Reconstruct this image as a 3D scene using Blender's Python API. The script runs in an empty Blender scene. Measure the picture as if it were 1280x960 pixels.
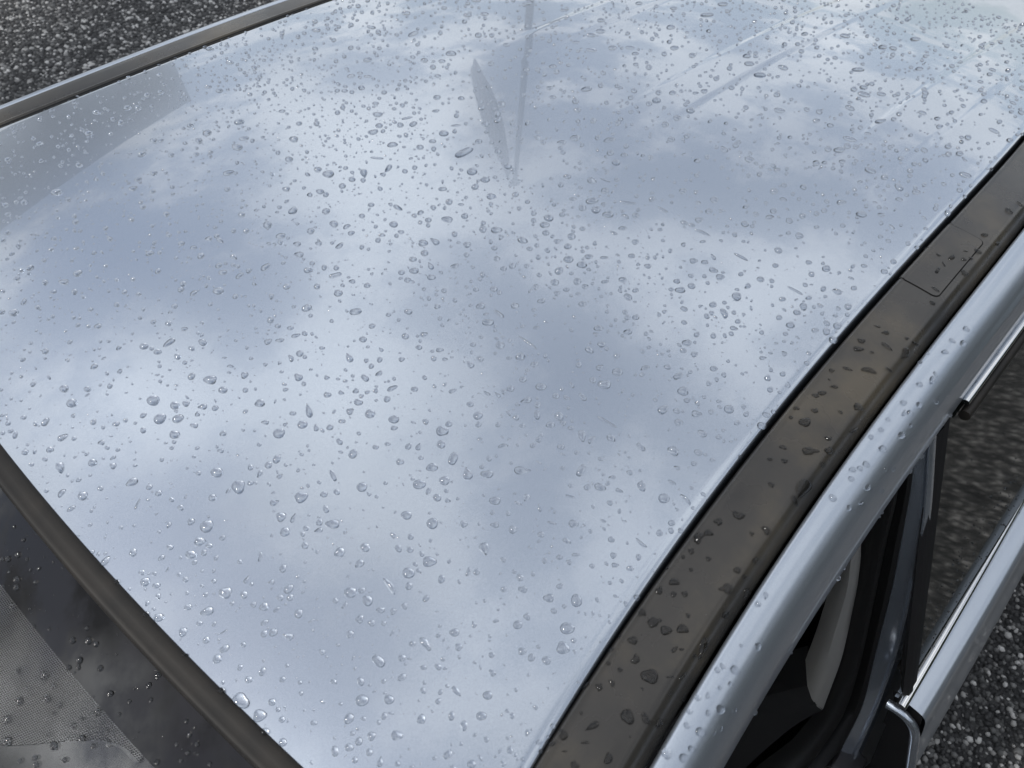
import bpy, bmesh, math, random
import numpy as np
from mathutils import Vector, Matrix
from mathutils.bvhtree import BVHTree

S = bpy.context.scene
COL = S.collection
R = math.radians

# ------------------------------------------------------------------ camera
# x: along the car towards the rear, y: towards the far side, z: up, origin on the
# roof's front edge at the car's centre line (the ground is 1.45 m below)
CAM = Vector((0.0302, -0.6562, 0.5818))
PITCH, YAW, ROLL, FPX = R(49.908), R(43.848), R(-0.165), 959.58
_H = Vector((math.cos(YAW), math.sin(YAW), 0)); _R = Vector((math.sin(YAW), -math.cos(YAW), 0)); _Z = Vector((0, 0, 1))
_fw = math.cos(PITCH) * _H - math.sin(PITCH) * _Z
_up = math.sin(PITCH) * _H + math.cos(PITCH) * _Z
_rt = math.cos(ROLL) * _R + math.sin(ROLL) * _up
_u2 = math.cos(ROLL) * _up - math.sin(ROLL) * _R
cd = bpy.data.cameras.new('camera'); cam = bpy.data.objects.new('camera', cd); COL.objects.link(cam)
m = Matrix((_rt, _u2, -_fw)).transposed().to_4x4(); m.translation = CAM; cam.matrix_world = m
cd.sensor_width = 36; cd.lens = FPX / 1280 * 36
cd.clip_start = 0.02; cd.clip_end = 5000
cd.dof.use_dof = True; cd.dof.focus_distance = 0.92; cd.dof.aperture_fstop = 11
S.camera = cam

# ------------------------------------------------------------------ sky, sun, exposure
SUN_EL, SUN_AZ = R(50), R(150)            # azimuth from +x towards +y: over the far side, ahead of the car
w = bpy.data.worlds.new('World'); S.world = w; w.use_nodes = True
nt = w.node_tree; N = nt.nodes; L = nt.links; N.clear()
out = N.new('ShaderNodeOutputWorld'); bg = N.new('ShaderNodeBackground'); L.new(bg.outputs[0], out.inputs[0])
bg.inputs['Strength'].default_value = 0.108
sky = N.new('ShaderNodeTexSky'); sky.sky_type = 'NISHITA'; sky.sun_disc = False
sky.sun_elevation = SUN_EL; sky.sun_rotation = math.pi / 2 - SUN_AZ
sky.air_density = 1.0; sky.dust_density = 1.5; sky.ozone_density = 1.0
tc = N.new('ShaderNodeTexCoord')
sep = N.new('ShaderNodeSeparateXYZ'); L.new(tc.outputs['Generated'], sep.inputs[0])
def math_node(op, a, b=None, c=None):
    n = N.new('ShaderNodeMath'); n.operation = op
    for i, v in enumerate((a, b, c)):
        if v is None: continue
        if isinstance(v, (int, float)): n.inputs[i].default_value = v
        else: L.new(v, n.inputs[i])
    return n.outputs[0]
zz = math_node('MAXIMUM', sep.outputs['Z'], 0.0)
den = math_node('ADD', zz, 0.22)
cx_ = math_node('DIVIDE', sep.outputs['X'], den); cy_ = math_node('DIVIDE', sep.outputs['Y'], den)
comb = N.new('ShaderNodeCombineXYZ'); L.new(cx_, comb.inputs[0]); L.new(cy_, comb.inputs[1]); comb.inputs[2].default_value = 47.2
n1 = N.new('ShaderNodeTexNoise'); n1.inputs['Scale'].default_value = 2.5; n1.inputs['Detail'].default_value = 10; n1.inputs['Roughness'].default_value = 0.64
L.new(comb.outputs[0], n1.inputs['Vector'])
mask = N.new('ShaderNodeMapRange'); mask.interpolation_type = 'SMOOTHSTEP'
mask.inputs['From Min'].default_value = 0.445; mask.inputs['From Max'].default_value = 0.555
mask.inputs['To Min'].default_value = 0.20; mask.inputs['To Max'].default_value = 1.0
L.new(n1.outputs['Fac'], mask.inputs['Value'])
n2 = N.new('ShaderNodeTexNoise'); n2.inputs['Scale'].default_value = 2.6; n2.inputs['Detail'].default_value = 6
L.new(comb.outputs[0], n2.inputs['Vector'])
ramp = N.new('ShaderNodeValToRGB')          # thin bright cloud to thicker grey cloud
ramp.color_ramp.elements[0].position = 0.35; ramp.color_ramp.elements[0].color = (7.6, 7.9, 8.3, 1)
ramp.color_ramp.elements[1].position = 0.65; ramp.color_ramp.elements[1].color = (11.4, 11.6, 11.8, 1)
L.new(n2.outputs['Fac'], ramp.inputs[0])
mix = N.new('ShaderNodeMix'); mix.data_type = 'RGBA'; mix.clamp_result = False
L.new(mask.outputs[0], mix.inputs['Factor']); 
dt = N.new('ShaderNodeVectorMath'); dt.operation = 'DOT_PRODUCT'; L.new(tc.outputs['Generated'], dt.inputs[0])
dt.inputs[1].default_value = (math.cos(SUN_EL) * math.cos(SUN_AZ), math.cos(SUN_EL) * math.sin(SUN_AZ), math.sin(SUN_EL))
glow = math_node('ADD', 1.0, math_node('MULTIPLY', .6, math_node('POWER', math_node('MAXIMUM', dt.outputs['Value'], 0.0), 7.0)))   # cloud scatters forward, brighter towards the sun
n3 = N.new('ShaderNodeTexNoise'); n3.noise_dimensions = '4D'; n3.inputs['W'].default_value = 3.7; n3.inputs['Scale'].default_value = 2.4; n3.inputs['Detail'].default_value = 8; L.new(comb.outputs[0], n3.inputs['Vector'])
core = N.new('ShaderNodeMapRange'); core.inputs['From Min'].default_value = .40; core.inputs['From Max'].default_value = .60       # back-lit cloud: dark cores, bright rims
core.inputs['To Min'].default_value = .10; core.inputs['To Max'].default_value = 1.8; core.clamp = True; L.new(n3.outputs['Fac'], core.inputs['Value'])
near_sun = math_node('POWER', math_node('MAXIMUM', dt.outputs['Value'], 0.0), 3.0)
shade = math_node('ADD', math_node('MULTIPLY', near_sun, core.outputs[0]), math_node('SUBTRACT', 1.0, near_sun))
vs_ = N.new('ShaderNodeVectorMath'); vs_.operation = 'SCALE'; L.new(ramp.outputs[0], vs_.inputs[0]); L.new(math_node('MULTIPLY', glow, shade), vs_.inputs['Scale'])
L.new(sky.outputs[0], mix.inputs['A']); L.new(vs_.outputs[0], mix.inputs['B'])
L.new(mix.outputs['Result'], bg.inputs['Color'])

sd = bpy.data.lights.new('sun', 'SUN'); sun = bpy.data.objects.new('sun', sd); COL.objects.link(sun)
sd.energy = 2.0; sd.angle = R(10); sd.color = (1, 0.96, 0.9)
sv = Vector((math.cos(SUN_EL) * math.cos(SUN_AZ), math.cos(SUN_EL) * math.sin(SUN_AZ), math.sin(SUN_EL)))
sun.rotation_euler = sv.to_track_quat('Z', 'Y').to_euler()

S.view_settings.view_transform = 'Standard'; S.view_settings.look = 'None'
S.view_settings.exposure = 0.0; S.view_settings.gamma = 1.0
S.cycles.use_denoising = True
S.cycles.max_bounces = 10; S.cycles.transmission_bounces = 8; S.cycles.glossy_bounces = 6
S.cycles.sample_clamp_indirect = 6.0

# ------------------------------------------------------------------ materials
def mat(name, color=(.5, .5, .5), rough=.5, metal=0., coat=0., coat_rough=.02, spec=.5, trans=0., ior=1.5):
    m = bpy.data.materials.new(name); m.use_nodes = True
    b = m.node_tree.nodes['Principled BSDF']
    b.inputs['Base Color'].default_value = (*color, 1); b.inputs['Roughness'].default_value = rough
    b.inputs['Metallic'].default_value = metal; b.inputs['Coat Weight'].default_value = coat
    b.inputs['Coat Roughness'].default_value = coat_rough; b.inputs['Specular IOR Level'].default_value = spec
    b.inputs['Transmission Weight'].default_value = trans; b.inputs['IOR'].default_value = ior
    return m
def nodes(m): return m.node_tree.nodes, m.node_tree.links, m.node_tree.nodes['Principled BSDF']
def noise(m, scale, detail=4, rough=.5, vec=None):
    n, l, b = nodes(m); t = n.new('ShaderNodeTexNoise'); t.inputs['Scale'].default_value = scale
    t.inputs['Detail'].default_value = detail; t.inputs['Roughness'].default_value = rough
    if vec is None:
        c = n.new('ShaderNodeTexCoord'); vec = c.outputs['Object']
    l.new(vec, t.inputs['Vector']); return t.outputs['Fac']
def crange(m, fac, stops):
    n, l, b = nodes(m); r = n.new('ShaderNodeValToRGB'); e = r.color_ramp.elements
    while len(e) < len(stops): e.new(.5)
    for k, (p, c) in zip(e, stops):
        k.position = p; k.color = (*c, 1) if len(c) == 3 else c
    l.new(fac, r.inputs[0]); return r.outputs[0]
def bump(m, h, strength=.2, dist=.001):
    n, l, b = nodes(m); k = n.new('ShaderNodeBump'); k.inputs['Strength'].default_value = strength
    k.inputs['Distance'].default_value = dist; l.new(h, k.inputs['Height']); l.new(k.outputs[0], b.inputs['Normal']); return k

PAINT = mat('silver_blue_paint', (.50, .575, .69), .24, .85, 1.0, .004)
PAINT.node_tree.nodes['Principled BSDF'].inputs['Coat IOR'].default_value = 1.68
n, l, b = nodes(PAINT)
v = n.new('ShaderNodeTexVoronoi'); v.inputs['Scale'].default_value = 1600
c = n.new('ShaderNodeTexCoord'); l.new(c.outputs['Object'], v.inputs['Vector'])
fl = crange(PAINT, v.outputs['Color'], [(0, (.47, .525, .60)), (1, (.535, .59, .665))]); l.new(fl, b.inputs['Base Color'])

PAINT_SIDE = PAINT.copy(); PAINT_SIDE.name = 'silver_blue_paint_roof_side'
bs = PAINT_SIDE.node_tree.nodes['Principled BSDF']; bs.inputs['Roughness'].default_value = .36; bs.inputs['Coat Weight'].default_value = .55; bs.inputs['Coat Roughness'].default_value = .06
PLASTIC = mat('black_plastic_painted_sheen', (.05, .046, .04), .42, spec=.55)
n, l, b = nodes(PLASTIC)
l.new(crange(PLASTIC, noise(PLASTIC, 6, 8, .6), [(.32, (.024, .0235, .023)), (.5, (.038, .035, .031)), (.66, (.072, .061, .044))]), b.inputs['Base Color'])  # warm mottling paints a cloudy sheen into the base colour
l.new(crange(PLASTIC, noise(PLASTIC, 14, 5), [(.35, (.40, .40, .40)), (.65, (.22, .22, .22))]), b.inputs['Roughness'])
bump(PLASTIC, noise(PLASTIC, 900, 2), .12, .0004)
RUBBER = mat('black_rubber', (.040, .037, .033), .55, spec=.28)
n, l, b = nodes(RUBBER)
l.new(crange(RUBBER, noise(RUBBER, 30, 5), [(.3, (.010, .0095, .009)), (.7, (.022, .019, .016))]), b.inputs['Base Color'])
bump(RUBBER, noise(RUBBER, 500, 2), .1, .0004)
SEALBLACK = mat('black_door_seal', (.012, .012, .012), .45, spec=.35)
DARK = mat('matt_black', (.008, .008, .009), .7, spec=.3)
GASKET = mat('joint_black', (.006, .006, .006), .8, spec=.1)
CHROME = mat('bright_trim', (.82, .82, .82), .16, 1.0)
GLASS = mat('windscreen_glass', (1, 1, 1), .0, trans=1., ior=1.52)
SIDEGLASS = mat('tinted_side_glass', (.010, .013, .012), .05, spec=.32)
n, l, b = nodes(SIDEGLASS)
b.inputs['Transmission Weight'].default_value = .35
BEIGE = mat('grey_beige_trim', (.24, .237, .225), .75, spec=.3)
bump(BEIGE, noise(BEIGE, 900, 2), .1, .0005)
LINING = mat('dark_grey_lining', (.02, .02, .021), .85, spec=.2)
VISOR = mat('pale_grey_visor', (.24, .245, .245), .8, spec=.2)
FABRIC = mat('dark_seat_fabric', (.02, .02, .022), .9, spec=.2)
FRIT = mat('black_ceramic_print', (.004, .004, .005), .0, spec=.48)
DOTS = mat('dotted_ceramic_print', (.005, .005, .006), .0, spec=.55)
n, l, b = nodes(DOTS)
tc_ = n.new('ShaderNodeTexCoord'); sx = n.new('ShaderNodeSeparateXYZ'); l.new(tc_.outputs['UV'], sx.inputs[0])
def mn(op, a, b2=None):
    k = n.new('ShaderNodeMath'); k.operation = op
    for i, vv in enumerate((a, b2)):
        if vv is None: continue
        if isinstance(vv, (int, float)): k.inputs[i].default_value = vv
        else: l.new(vv, k.inputs[i])
    return k.outputs[0]
PITCHD = .0021                               # hexagonal grid of dots: two interleaved rectangular grids
def cell(ox, oy):
    a = mn('SUBTRACT', mn('FRACT', mn('ADD', mn('DIVIDE', sx.outputs['X'], PITCHD), ox)), .5)
    c2 = mn('MULTIPLY', mn('SUBTRACT', mn('FRACT', mn('ADD', mn('DIVIDE', sx.outputs['Y'], PITCHD * 1.732), oy)), .5), 1.732)
    return mn('SQRT', mn('ADD', mn('MULTIPLY', a, a), mn('MULTIPLY', c2, c2)))
dmin = mn('MINIMUM', cell(0, 0), cell(.5, .5))
hole = mn('GREATER_THAN', dmin, .39)
tr = n.new('ShaderNodeBsdfTransparent'); mx = n.new('ShaderNodeMixShader')
l.new(hole, mx.inputs[0]); l.new(b.outputs[0], mx.inputs[1]); l.new(tr.outputs[0], mx.inputs[2])
l.new(mx.outputs[0], n['Material Output'].inputs[0])

WATER = mat('rain_water', (.80, .81, .83), .0, trans=1., ior=1.333)
WATER_DARK = mat('rain_water_on_plastic', (.50, .50, .50), .0, trans=1., ior=1.333)
HINGE = mat('dark_hinge_steel', (.06, .06, .065), .45, .6)
CONCRETE = mat('grey_render', (.34, .34, .35), .8)
STEEL = mat('weathered_dark_steel', (.07, .07, .075), .6, .2)
FLAGCLOTH = mat('faded_flag_cloth', (.17, .13, .15), .9)
n, l, b = nodes(FLAGCLOTH)
l.new(crange(FLAGCLOTH, noise(FLAGCLOTH, 1.3, 2), [(.35, (.085, .030, .035)), (.6, (.06, .045, .055))]), b.inputs['Base Color'])

ASPHALT = mat('wet_asphalt', (.04, .04, .04), .7, spec=.5)
n, l, b = nodes(ASPHALT)
vo = n.new('ShaderNodeTexVoronoi'); vo.inputs['Scale'].default_value = 75
c = n.new('ShaderNodeTexCoord'); l.new(c.outputs['Object'], vo.inputs['Vector'])
l.new(crange(ASPHALT, vo.outputs['Color'], [(.0, (.018, .018, .019)), (.6, (.042, .042, .043)), (.82, (.085, .085, .083)), (.95, (.24, .24, .23))]), b.inputs['Base Color'])
bump(ASPHALT, vo.outputs['Distance'], .9, .012).invert = True
STONE = mat('asphalt_chippings', (.1, .1, .1), .6, spec=.5)
n, l, b = nodes(STONE)
g = n.new('ShaderNodeNewGeometry')
l.new(crange(STONE, g.outputs['Random Per Island'], [(0, (.02, .02, .021)), (.42, (.055, .055, .056)), (.66, (.14, .14, .138)), (.82, (.30, .295, .285)), (.94, (.62, .61, .59))]), b.inputs['Base Color'])

# ------------------------------------------------------------------ helpers
def mesh_obj(name, verts, faces, m, parent=None, sharp=40, smooth=True, uv=None):
    me = bpy.data.meshes.new(name); me.from_pydata([tuple(v) for v in verts], [], faces); me.update()
    if smooth:
        me.shade_smooth(); me.set_sharp_from_angle(angle=R(sharp))
    if uv is not None:
        lay = me.uv_layers.new(name='UVMap'); li = np.empty(len(me.loops), dtype=np.int32)
        me.loops.foreach_get('vertex_index', li)
        lay.data.foreach_set('uv', np.asarray(uv, dtype=np.float32)[li].ravel())
    if m: me.materials.append(m)
    o = bpy.data.objects.new(name, me); COL.objects.link(o)
    if parent: o.parent = parent
    return o
def grid_faces(nu, nv, close=False):
    f = []
    for i in range(nu - 1):
        for j in range(nv - 1 + (1 if close else 0)):
            k = (j + 1) % nv
            f.append((i * nv + j, (i + 1) * nv + j, (i + 1) * nv + k, i * nv + k))
    return f
def sweep(name, rows, m, parent=None, close=False, sharp=40, flip=False, caps=False):
    """rows: cross-sections (each a list of points) joined into one skin"""
    nv = len(rows[0]); f = grid_faces(len(rows), nv, close)
    if caps and close:
        f.append(tuple(range(nv))); f.append(tuple((len(rows) - 1) * nv + j for j in reversed(range(nv))))
    if flip: f = [tuple(reversed(q)) for q in f]
    return mesh_obj(name, [p for r in rows for p in r], f, m, parent, sharp)
def box(name, lo, hi, m, parent=None, bevel=.0):
    bm = bmesh.new(); bmesh.ops.create_cube(bm, size=1)
    for v in bm.verts:
        v.co = Vector([lo[i] + (v.co[i] + .5) * (hi[i] - lo[i]) for i in range(3)])
    if bevel: bmesh.ops.bevel(bm, geom=bm.edges[:], offset=bevel, segments=3, affect='EDGES', profile=.6)
    me = bpy.data.meshes.new(name); bm.to_mesh(me); bm.free(); me.shade_smooth(); me.set_sharp_from_angle(angle=R(35)); me.materials.append(m)
    o = bpy.data.objects.new(name, me); COL.objects.link(o)
    if parent: o.parent = parent
    return o
def thing(name, label, cat, loc=(0, 0, 0)):
    o = bpy.data.objects.new(name, None); COL.objects.link(o); o.location = loc; o['label'] = label; o['category'] = cat
    return o
def sstep(a, b, x):
    t = np.clip((x - a) / (b - a), 0, 1); return t * t * (3 - 2 * t)

# ------------------------------------------------------------------ the roof's shape
W0 = .55
def hw(x): return W0 - .0539 * x + .0962 * (x - .5) ** 2 - .0807 * (x - .5) ** 3 if x < 1.25 else W0 - .0539 * x + .0962 * .5625 - .0807 * .4219 - .02 * (x - 1.25)
def zroof(x, y):
    xx = min(x, 1.5)
    return -.0321 * (y / W0) ** 2 - .0624 * (xx - .6642) ** 2 + .0624 * .6642 ** 2 - .0076 * xx ** 3 - .155 * (x - xx)
def xedge(y): return .0426 * (y / W0) ** 2
RIBS = [(.0916, .1536, .90), (-.1602, -.0947, .88), (-.4279, -.3541, .96), (.354, .428, .96)]
def rib(x, y):
    h = 0.
    for a, b, x0 in RIBS:
        k = 1 - .0154 * (x - .8); a *= k; b *= k
        h += .0016 * sstep(x0 - .10, x0 + .22, x) * sstep(a - .006, a + .006, y) * (1 - sstep(b - .005, b + .006, y))
    return h
def rolloff(d): return -.0015 * np.clip((.008 - d) / .008, 0, 1) ** 2

car = thing('parked_car', 'silver blue car seen from above its wet roof, front door open and black roof mouldings', 'car', (0, 0, -1.45))
def cz(o):                                  # parts are modelled in scene coordinates, the car's base lies on the ground
    o.location.z += 1.45; return o

NX, NY = 400, 300
rows = []
for i in range(NX):
    u = i / (NX - 1); row = []
    xm = .0 + 3.1 * (u ** 1.2)
    W = hw(xm)
    ts = np.concatenate([np.linspace(-1, -.955, 10), np.linspace(-.955, .955, NY - 20)[1:-1], np.linspace(.955, 1, 10)])
    pts = []
    for t in ts:
        y = t * W; x = xm + (xedge(y) - .004) * (1 - u) ** 3
        pts.append((x, y, zroof(x, y) + rib(x, y) + rolloff(W - abs(y))))
    def flange(p, s):
        x, y, z = p
        return [(x, y + s * .0012, z - .0008), (x, y + s * .0020, z - .0030), (x, y + s * .0026, z - .034)]
    pts = list(reversed(flange(pts[0], -1))) + pts + flange(pts[-1], 1)
    rows.append(pts)
roof = cz(sweep('roof', rows, PAINT, car, sharp=60, flip=False))

# ---- moulding: cross-section offsets from the roof's edge (outwards, up)
MOULD = [(.0050, -.034), (.0068, -.0125), (.0082, -.0040), (.0098, -.0008), (.0116, .0006), (.0132, .0001), (.0150, -.0004), (.018, -.0002), (.030, .0000),
         (.045, -.0002), (.0560, -.0006), (.0600, -.0014), (.0628, -.0034), (.0670, -.0080), (.0712, -.0140), (.0734, -.0180), (.0744, -.028)]
def msec(x, s, prof):
    y0 = hw(x); z0 = zroof(x, y0) + .0016
    return [(x, s * (y0 + a), zroof(x, y0 + a) * .6 + z0 * .4 + b) for a, b in prof]
def xs_(a, b, n): return [a + (b - a) * i / (n - 1) for i in range(n)]
JOINT = .145
def dense(prof, k=4):
    o = []
    for (a, b), (c, d) in zip(prof, prof[1:]):
        for i in range(k): o.append((a + (c - a) * i / k, b + (d - b) * i / k))
    return o + [prof[-1]]
for s in (-1, 1):
    rows = [msec(x, s, MOULD) for x in xs_(JOINT + .0012, 3.0, 140)]
    mo = cz(sweep('roof_moulding', rows, PLASTIC, car, sharp=50, flip=(s > 0)))
    mo['label'] = 'black plastic roof moulding beside the open door' if s < 0 else 'black plastic roof moulding on the far edge of the roof'
    LIPP = [(.0046, -.034), (.0064, -.0130), (.0080, -.0046), (.0093, -.0016)]
    sweep('moulding_lip', [msec(x, s, LIPP) for x in xs_(JOINT + .0012, 3.0, 140)], SEALBLACK, mo, flip=(s > 0))
    # end piece in front of the joint, running down beside the windscreen
    rows = []
    for x in xs_(-.72, JOINT - .0012, 50):
        xx = max(x, .03); q = msec(xx, s, MOULD); dz = -.56 * max(0, .03 - x) - .0 ; dy = -s * 0 + s * .10 * max(0, .03 - x)
        rows.append([(x, p[1] + dy, p[2] + dz) for p in q])
    cz(sweep('moulding_end', rows, PLASTIC, car, sharp=50, flip=(s > 0)))
    jo = (sweep('joint_backing', [[(x, p[1], p[2] - .004) for p in msec(x, s, MOULD)] for x in xs_(JOINT - .008, JOINT + .008, 5)], GASKET, mo, flip=(s > 0)))
    # cover over the roof carrier socket
    D = dense(MOULD, 5)
    def patch(name, s0, s1, x0, x1, rad, lift, m):
        vs, fs = [], []; acc = [0]
        for (a, b_), (c_, d_) in zip(D, D[1:]): acc.append(acc[-1] + math.hypot(c_ - a, d_ - b_))
        def at(sv_, x):
            a = np.interp(sv_, acc, [p[0] for p in D]); b_ = np.interp(sv_, acc, [p[1] for p in D])
            a2 = np.interp(sv_ + .0005, acc, [p[0] for p in D]); b2 = np.interp(sv_ + .0005, acc, [p[1] for p in D])
            tx, tz = a2 - a, b2 - b_; k = math.hypot(tx, tz) or 1
            y0 = hw(x); z0 = zroof(x, y0) + .0016
            return (x, s * (y0 + a - tz / k * lift), zroof(x, y0 + a) * .6 + z0 * .4 + b_ + tx / k * lift)
        nx_, ns_ = 30, 44; rows = []
        for i in range(nx_):
            u = i / (nx_ - 1); e = 0
            x = x0 + (x1 - x0) * (.5 - .5 * math.cos(math.pi * u))
            dx = min(x - x0, x1 - x)
            ins = rad - math.sqrt(max(0, rad * rad - (rad - dx) ** 2)) if dx < rad else 0
            rows.append([at(s0 + ins + (s1 - s0 - 2 * ins) * j / (ns_ - 1), x) for j in range(ns_)])
        o = sweep(name, rows, m, mo, sharp=60, flip=(s > 0))
        return o
    patch('cover_gasket', .0165, .0790, .803, .9465, .008, .00025, GASKET)
    cv = patch('mounting_cover', .0178, .0777, .8043, .9452, .0070, .0007, PLASTIC)

# ---- painted roof side rail outside the moulding
RAIL = [(.0002, -.024), (.0004, -.0080), (.0012, -.0044), (.0034, -.0024), (.0080, -.0022), (.0140, -.0036), (.0200, -.0064), (.0255, -.0106), (.0305, -.0162), (.0350, -.0235),
        (.0390, -.0325), (.0422, -.043), (.0447, -.054), (.0465, -.065), (.0476, -.074), (.0476, -.081), (.0460, -.0845), (.0380, -.086), (.0150, -.088)]
def smooth_prof(P_, k=8, it=10):
    A = np.array(dense(P_, k)); c_ = A.copy()
    for _ in range(it):
        c_[1:-1] = (c_[:-2] + 2 * c_[1:-1] + c_[2:]) / 4
    return [tuple(map(float, q)) for q in c_]
def rail_pt(x, a, b):
    k = 1 + .24 * max(0, min(1.2, (x - .2) / .8)); y0 = hw(x) + .0767
    c = 0.
    if x > .64:                              # crease shaped in for a bright reflection line, fading towards the front
        c = .0020 * sstep(.60, .98, x) * max(0, 1 - abs(b + .026) / .0055)
    return (x, y0 + a * k + c, zroof(x, y0) - .002 + b)
RAILD = smooth_prof(RAIL)
for s in (-1, 1):
    rows = []
    for x in xs_(-.72, 3.0, 170):
        xx = max(x, .03); r = [rail_pt(xx, a, b) for a, b in RAILD]; d = max(0, .03 - x)
        rows.append([(x, s * (p[1] + .10 * d), p[2] - .56 * d) for p in r])
    rl = cz(sweep('side_rail', rows, PAINT_SIDE, car, sharp=60, flip=(s > 0)))
    rl['label'] = 'wet silver blue roof side above the open door' if s < 0 else 'silver blue roof side on the far side of the car'
    # black weather strip tucked under the rail
    rows = []
    for x in xs_(.0, 2.2, 60):
        y0 = rail_pt(x, .034, 0)[1]; z = zroof(x, hw(x)) - .0905
        rows.append([(x, s * (y0 + .008 * math.cos(t)), z + .007 * math.sin(t)) for t in np.linspace(0, 2 * math.pi, 9)[:-1]])
    cz(sweep('door_weather_strip', rows, RUBBER, car, close=True))

# ---- windscreen seal, glass, ceramic print
SEAL = [(.002, -.006), (.0020, .0006), (.0008, .0018), (-.002, .0024), (-.008, .0018), (-.0135, .0006), (-.0160, .0010), (-.0178, -.0002), (-.0190, -.0024), (-.0196, -.0058), (-.0170, -.010)]
rows = []
for t in np.linspace(-.62, .62, 140):
    xe = xedge(t); z = zroof(xe, t)
    rows.append([(xe + a, t, z + b) for a, b in SEAL])
cz(sweep('windscreen_seal', rows, RUBBER, car, sharp=55))
def ws(a, t, off=0.):                         # a: distance down the glass from the roof edge
    xe = xedge(t) - .0155; z = zroof(xe + .0155, t) - .0075
    sag = .03 * (t / .62) ** 2
    return (xe - a * .885 + off * .465, t, z - a * .465 - .0 * sag + off * .885)
wsc_rows = lambda off, a0, a1, na, t0, t1, ntt: [[ws(a, t, off) for t in np.linspace(t0, t1, ntt)] for a in np.linspace(a0, a1, na)]
top = wsc_rows(0, 0, .82, 24, -.63, .63, 50); bot = wsc_rows(-.0045, 0, .82, 24, -.63, .63, 50)
nv = 50; f = [tuple(reversed(q)) for q in grid_faces(24, nv)]; off = 24 * nv
f2 = [tuple(i + off for i in q) for q in grid_faces(24, nv)]
edge = [i for i in range(nv)] + [k * nv + nv - 1 for k in range(1, 24)] + [23 * nv + j for j in range(nv - 2, -1, -1)] + [k * nv for k in range(22, 0, -1)]
rim = [(a, b_, b_ + off, a + off) for a, b_ in zip(edge, edge[1:] + edge[:1])]
windscreen = cz(mesh_obj('windscreen', [p for r in top for p in r] + [p for r in bot for p in r], f + f2 + rim, GLASS, car, 30))
def sheet(name, a_of, off, m, t0, t1, nt_, na=8, parent=windscreen):
    vs, uv = [], []
    for t in np.linspace(t0, t1, nt_):
        a0, a1 = a_of(t)
        for a in np.linspace(a0, a1, na):
            vs.append(ws(a, t, off)); uv.append((t, a))
    o = mesh_obj(name, vs, grid_faces(nt_, na), m, parent, 60, uv=uv); return o
def vis(t):                                   # lower edge of the dotted zone behind the mirror
    return .058 + .085 * sstep(-.335, -.21, t) * (1 - sstep(.21, .335, t))
sheet('ceramic_border', lambda t: (-.006, .0565), +.0004, FRIT, -.63, .63, 60)
sheet('ceramic_dots', lambda t: (.0565, vis(t) + .004), +.0003, DOTS, -.345, .345, 120)
cz(sweep('sun_visor', [[ws(.028 + a * max(.006, vis(t - .016) - .038), t, -.035 - .008 * math.sin(math.pi * a)) for t in np.linspace(-.33, .33, 40)] for a in np.linspace(0, 1, 12)], VISOR, car))
for s in (-1, 1):
    cz(sweep('windscreen_pillar_trim', [[(x, s * (.54 + a - .10 * min(0, x)), -.03 + .56 * min(0, x) + b) for a, b in ((0, 0), (.06, 0), (.06, -.05), (0, -.05))] for x in xs_(-.72, 0, 12)], LINING, car, close=True))
# cabin
cz(sweep('headlining', [[(x, y, zroof(x, y) - .035 - .045 * sstep(.50, .61, abs(y))) for y in np.linspace(-.615, .615, 40)] for x in xs_(-.0, 3.0, 40)], LINING, car))
cz(box('dashboard', (-.95, -.62, -.72), (-.42, .62, -.52), LINING, car, .04))
cz(box('cabin_floor', (-.9, -.70, -1.22), (2.2, .70, -1.18), DARK, car))
cz(box('tailgate', (3.0, -.66, -1.2), (3.06, .66, -.36), PAINT, car, .015))
cz(box('bonnet', (-1.9, -.72, -.68), (-.78, .72, -.62), PAINT, car, .02))
cz(box('front_wing', (-1.9, -.86, -1.22), (-.62, -.74, -.62), PAINT, car, .03))
cz(box('front_wing', (-1.9, .74, -1.22), (-.62, .86, -.62), PAINT, car, .03))
cz(box('bulkhead', (-.78, -.73, -1.22), (-.70, .73, -.60), DARK, car))
cz(box('door_sill', (-.62, -.86, -1.24), (.60, -.70, -1.10), PAINT, car, .02))
def seat(x, y):
    t = bpy.data.objects.new('front_seat', None); COL.objects.link(t); t.parent = car; t.location = (x, y, 0)
    q = box('seat_cushion', (-.30, -.25, -1.16 + 1.45), (.24, .25, -.95 + 1.45), FABRIC, t, .06)
    bm_ = box('backrest', (0, -.25, 0), (.14, .25, .56), FABRIC, t, .055); bm_.location = (.18, 0, -1.0 + 1.45); bm_.rotation_euler.y = R(16)
    h = box('headrest', (0, -.13, 0), (.09, .13, .17), FABRIC, t, .04); h.location = (.35, 0, -.42 + 1.45); h.rotation_euler.y = R(8)
seat(.10, -.36); seat(.10, .36)
cz(box('rear_bench', (1.0, -.60, -1.16), (1.55, .60, -.78), FABRIC, car, .06))

# ---- door pillar, traced down: (x, y, z)
PO = [(.700, -.622, -.030), (.690, -.651, -.098), (.677, -.686, -.174), (.659, -.723, -.274), (.637, -.760, -.396), (.619, -.783, -.494), (.591, -.814, -.652), (.570, -.830, -.80), (.555, -.835, -1.15)]
PI_ = [(.690, -.606, -.050), (.678, -.647, -.124), (.667, -.667, -.184), (.648, -.702, -.289), (.625, -.738, -.415), (.609, -.766, -.508), (.578, -.792, -.677), (.560, -.800, -.80), (.545, -.800, -1.15)]
SI = [(.665, -.590, -.06), (.651, -.634, -.15), (.643, -.645, -.210), (.633, -.663, -.279), (.606, -.711, -.427), (.585, -.734, -.546), (.563, -.735, -.664), (.543, -.722, -.777), (.510, -.71, -1.15)]
BI = [(.650, -.555, -.08), (.640, -.600, -.18), (.628, -.640, -.25), (.618, -.658, -.30), (.607, -.670, -.364), (.592, -.686, -.44), (.581, -.698, -.512)]
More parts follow.
